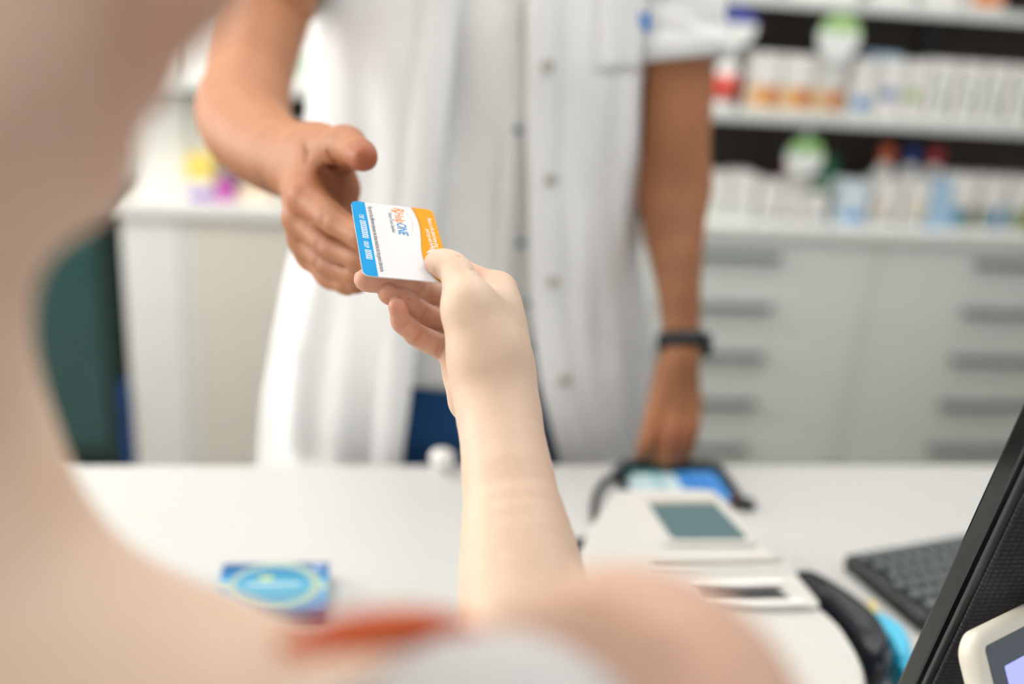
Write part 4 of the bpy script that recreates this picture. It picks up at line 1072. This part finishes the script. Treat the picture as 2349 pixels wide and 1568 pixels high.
# jeans, shirt, coat
denim = mat('navy_denim', (26, 88, 146), .75, var=.22, scale=14, bump=.3, bscale=1500)
Jf = Field((PX - .34, PYC - .26, .05), (PX + .34, PYC + .28, .995), .006)
for z, a, b in ((.95, .178, .126), (.86, .190, .132)): Jf.ell((PX, PYC + .02, z), (a, b, .10), None, .04)
for sg in (-1, 1): Jf.chain([(PX + sg * .09, PYC + .015, .86), (PX + sg * .10, PYC + .01, .50), (PX + sg * .105, PYC + .04, .10)], [.108, .080, .066], .03)
Jf.cap((PX, PYC - .14, .985), (PX, PYC - .13, .80), .003, None, .006, True)
Jf.F = np.maximum(Jf.F, (Jf.ax[2] - .985)[None, None, :])
jeans = organic('jeans', [Jf.mesh(1)], denim, ph, None, (PX, PYC, 0))
for sg in (-1, 1):
    Sf = Field((PX + sg * .112 - .08, PYC - .2, -.005), (PX + sg * .112 + .08, PYC + .13, .13), .006)
    Sf.cap((PX + sg * .105, PYC + .05, .05), (PX + sg * .12, PYC - .12, .04), .048, .040, .02); Sf.F = np.maximum(Sf.F, -Sf.ax[2][None, None, :])
    organic('shoe', [Sf.mesh(1)], mat('black_shoe', (30, 30, 32), .5), ph, None, (PX, PYC, 0))
coatm = mat('white_coat_cotton', (236, 236, 235), .8, var=.02, scale=20, bump=.12, bscale=1200)
shirtm = mat('pale_shirt_cotton', (236, 236, 232), .85, var=.05, scale=40, bump=.15, bscale=900)
def ip(z, zs, vs): return float(np.interp(z, zs, vs))
def cloth_loft(name, zs, sec, n, m, thick=.002, parent=ph):
    v, f = [], []
    for z in zs: v += sec(z)
    for i in range(len(zs) - 1):
        for k in range(n - 1): f.append((i * n + k, i * n + k + 1, (i + 1) * n + k + 1, (i + 1) * n + k))
    o = pyd(name, v, f, m, parent, True)
    md = o.modifiers.new('thickness', 'SOLIDIFY'); md.thickness = thick; md.offset = 1
    return o
def spow(x, p): return math.copysign(abs(x) ** p, x)
# shirt
def shirt_sec(z):
    a = ip(z, [.93, 1.05, 1.25, 1.45, 1.55, 1.62], [.196, .186, .200, .198, .14, .075]); b = ip(z, [.93, 1.05, 1.25, 1.45, 1.55, 1.62], [.143, .134, .135, .122, .095, .07])
    out_ = []
    for k in range(121):
        p = -PI + 2 * PI * k / 120
        w_ = .0035 * math.sin(7 * p + 14 * z) * (.4 + max(0, math.cos(p))) + .0025 * math.sin(23 * z + 3 * p)
        out_.append((spow(math.sin(p), .85) * (a + w_), .02 - spow(math.cos(p), .85) * (b + w_), z))
    return out_
shirt = cloth_loft('shirt', np.linspace(.955, 1.62, 46), shirt_sec, 121, shirtm, .0015)
def on_front(z, x, g=.003):
    a = ip(z, [.93, 1.05, 1.25, 1.45], [.196, .186, .200, .198]); b = ip(z, [.93, 1.05, 1.25, 1.45], [.143, .134, .135, .122])
    s = min(1, abs((x - PX) / a)) ** (1 / .85); return .02 - (math.sqrt(max(0, 1 - s * s)) ** .85) * b - g
pv_, pf_ = [], []
zz = np.linspace(.958, 1.5, 30)
for z in zz:
    for x in (.178, .181, .204, .207): pv_.append((x - PX, on_front(z, x, .005 if x in (.181, .204) else .002), z))
for i in range(29):
    for k in range(3): pf_.append((i * 4 + k, i * 4 + k + 1, i * 4 + 5 + k, i * 4 + 4 + k))
pyd('placket', pv_, pf_, shirtm, shirt, True)
for px_, py_ in ((1212, 700), (1216, 800), (1196, 560), (1188, 300)):
    q = ony(px_, py_, 1.28); lathe('button', [(.0055, 0), (.006, .001), (.0055, .0022), (.001, .0024)], mat('grey_blue_button', (120, 140, 150), .4), shirt, 14).matrix_local = Matrix.Translation((q[0] - PX, on_front(q[2], q[0], .0055), q[2])) @ Matrix.Rotation(PI / 2, 4, 'X')
# coat
cz = [.60, .82, .90, 1.00, 1.12, 1.25, 1.40, 1.50, 1.56, 1.61, 1.645]
ca = [.315, .292, .285, .272, .247, .232, .230, .225, .20, .13, .085]
cb = [.205, .190, .185, .178, .165, .155, .148, .135, .115, .095, .085]
czl = [.60, .86, 1.0, 1.27, 1.476, 1.645]; cxl = [.045, .062, .073, .101, .113, .115]
czr = [.60, .86, .97, 1.10, 1.30, 1.48, 1.645]; cxr = [.325, .287, .252, .230, .208, .193, .185]
def coat_pt(z, p, g=0.):
    a = ip(z, cz, ca); b = ip(z, cz, cb)
    am = ip(z, [.6, .9, 1.1, 1.3, 1.6], [.016, .012, .008, .005, .003])
    fr = .45 + .55 * abs(math.sin(p * .5 + .3))
    w_ = am * fr * (math.sin(8 * p + 3 * z) + .6 * math.sin(13 * p - 5 * z + 1) + .35 * math.sin(21 * p + 9 * z)) + .003 * math.sin(26 * z + 5 * p) * (1 if z > 1.0 else .4)
    c = math.cos(p); s = math.sin(p)
    return (spow(s, .82) * (a + w_ + g), .015 - spow(c, .82) * (b + w_ + g), z)
def phi_of(z, x):
    a = ip(z, cz, ca); t = min(1, abs((x - PX) / a)) ** (1 / .82)
    return math.copysign(math.asin(t), x - PX)
NC = 200
def coat_sec(z):
    pL = phi_of(z, ip(z, czl, cxl)); pR = phi_of(z, ip(z, czr, cxr)) - 2 * PI
    return [coat_pt(z, pL + (pR - pL) * k / (NC - 1)) for k in range(NC)]
coat = cloth_loft('coat', np.linspace(.62, 1.645, 90), coat_sec, NC, coatm, .0022)
def strip(name, side_, w0, zlo, zhi, g, m, parent):
    v, f = [], []; zz = np.linspace(zlo, zhi, 50)
    for z in zz:
        xe = ip(z, czl, cxl) if side_ < 0 else ip(z, czr, cxr)
        for k, e in ((0, 0), (.06, 1), (.5, 1), (.94, 1), (1, 0)):
            v.append(coat_pt(z, phi_of(z, xe + side_ * w0 * k), g * (.35 + .65 * e) + .0022))
    for i in range(49):
        for k in range(4): f.append((i * 5 + k, i * 5 + k + 1, i * 5 + 6 + k, i * 5 + 5 + k))
    return pyd(name, v, f, m, parent, True)
strip('front_band', -1, .045, .62, 1.60, .004, coatm, coat)
strip('front_band', 1, .040, .62, 1.60, .004, coatm, coat)
bmm = mat('pearl_button', (176, 176, 160), .3)
for px_, py_ in ((1262, 157), (1268, 420), (1272, 655), (1290, 870)):
    q = ony(px_, py_, 1.24); pz = coat_pt(q[2], phi_of(q[2], q[0]), .0075)
    lathe('button', [(.0075, 0), (.0082, .001), (.0078, .0028), (.005, .0024), (.001, .0024)], bmm, coat, 18).matrix_local = Matrix.Translation(pz) @ Matrix.Rotation(PI / 2, 4, 'X')
def pocket(x0, x1, z0, z1):
    v, f = [], []; A, B = 14, 10
    for i in range(A):
        for j in range(B):
            z = z0 + (z1 - z0) * i / (A - 1); x = x0 + (x1 - x0) * j / (B - 1); e = 0 if i == 0 or j in (0, B - 1) else 1
            v.append(coat_pt(z, phi_of(z, x), .0025 + .004 * e + (.004 if i == A - 1 and e else 0)))
    for i in range(A - 1):
        for j in range(B - 1): f.append((i * B + j, i * B + j + 1, (i + 1) * B + j + 1, (i + 1) * B + j))
    o = pyd('pocket', v, f, coatm, coat, True); md = o.modifiers.new('thickness', 'SOLIDIFY'); md.thickness = .0015
    return o
pocket(-.09, .03, .68, .845); pocket(.31, .39, .68, .845); pocket(.285, .365, 1.40, 1.52)
def sleeve(pts, rs, name='sleeve', parent=coat, ph_=0.):
    pts = [np.array(p) for p in pts]; v, f = [], []; n = 48; N_ = len(pts)
    t0 = None
    for i, p in enumerate(pts):
        t = nrm(pts[min(i + 1, N_ - 1)] - pts[max(i - 1, 0)]); a = nrm(np.cross(t, (0, 1., 0))); b = np.cross(t, a)
        for k in range(n):
            q = 2 * PI * k / n; w_ = .0022 * math.sin(5 * q + 4 * i / N_ * 6 + ph_) * (.5 + i / N_)
            v.append(p - o1 + (a * math.cos(q) + b * math.sin(q)) * (rs[i] + w_))
    for i in range(N_ - 1):
        for k in range(n): f.append((i * n + k, i * n + (k + 1) % n, (i + 1) * n + (k + 1) % n, (i + 1) * n + k))
    o = pyd(name, v, f, coatm, parent, True); md = o.modifiers.new('thickness', 'SOLIDIFY'); md.thickness = .0025; md.offset = 1
    return o
h1 = ony(1556, 138, 1.375)
ax1 = nrm(h1 - SLm)
seq = [SLm + np.array([-.05, .0, .045]), SLm + np.array([-.01, 0, .02]), SLm, SLm + (h1 - SLm) * .5, h1]
seq = spline(seq, 4)
sl = sleeve(seq, list(np.linspace(.070, .0625, len(seq))))
sleeve([h1 - ax1 * .036, h1 - ax1 * .018, h1 + ax1 * .001], [.0655, .0665, .0655], 'cuff', sl, 1.)
h2 = SR + (ER - SR) * .30
seq = spline([SR + np.array([.07, .01, .02]), SR, h2], 5)
sl = sleeve(seq, list(np.linspace(.078, .068, len(seq))))
a2 = nrm(ER - SR); sleeve([h2 - a2 * .03, h2 - a2 * .015, h2 + a2 * .001], [.070, .071, .070], 'cuff', sl, 2.)
Yf = Field((SR[0] - .10, 1.22, 1.42), (SLm[0] + .10, 1.56, 1.70), .005)
Yf.chain([(PX, PYC + .03, 1.585), (PX + .14, PYC + .01, 1.555), SLm + np.array([-.01, 0, .01])], [.070, .074, .064], .02)
Yf.chain([(PX, PYC + .03, 1.585), (PX - .14, PYC + .01, 1.570), SR + np.array([.01, 0, .01])], [.070, .074, .066], .02)
Yf.cap((PX, PYC - .20, 1.44), (PX, PYC - .01, 1.69), .062, .072, .01, True)
Yf.F = np.maximum(Yf.F, (1.50 - Yf.ax[2])[None, None, :])
organic('shoulder_yoke', [Yf.mesh(1)], coatm, ph, None, (PX, PYC, 0)).parent = coat
# small blue emblem on the coat's chest by the sleeve
q = ony(1485, 55, 1.30); em = phi_of(q[2], q[0] - .0)
ev = [coat_pt(q[2] + dz, phi_of(q[2] + dz, q[0] + dx), .008) for dx, dz in ((-.010, .012), (.012, .014), (.008, .0), (.002, -.014), (-.006, -.004))]
pyd('blue_emblem', ev, [(0, 1, 2, 3, 4)], mat('emblem_blue', (70, 140, 215), .7), coat)
# wristwatch
wa = nrm(WLm - ony(1556, 650, 1.26)); wc = ony(1563, 785, 1.216) - o1
wu_ = nrm(np.cross(wa, (0, 1., 0))); wv_ = np.cross(wa, wu_)
wt_ = thing('wristwatch', (0, 0, 0), None, None); wt_.parent = ph; wt_['label'] = 'black strap watch on the wrist'
v, f = [], []; n = 40
prof = [(.0295, -.011), (.0325, -.011), (.0330, 0), (.0325, .011), (.0295, .011)]
for r_, z_ in prof:
    for k in range(n):
        q_ = 2 * PI * k / n; v.append(wc + wa * z_ + wu_ * math.cos(q_) * r_ * 1.02 + wv_ * math.sin(q_) * r_ * .96)
for i in range(len(prof)):
    j = (i + 1) % len(prof)
    for k in range(n): f.append((i * n + k, i * n + (k + 1) % n, j * n + (k + 1) % n, j * n + k))
pyd('strap', v, f, mat('black_rubber_strap', (12, 16, 18), .45), wt_, True)
fdv = nrm(wu_ * (1 if wu_[0] > 0 else -1) * .95 + np.array([0, -.30, 0]))
cyl('case', tuple(wc + fdv * .030), tuple(wc + fdv * .040), .0165, mat('dark_steel', (60, 68, 72), .2, metal=1.), wt_)
cyl('bezel', tuple(wc + fdv * .040), tuple(wc + fdv * .0425), .0155, mat('polished_steel', (225, 228, 230), .08, metal=1.), wt_, rb=.0125)
cyl('dial', tuple(wc + fdv * .0405), tuple(wc + fdv * .0428), .0122, blackg, wt_)
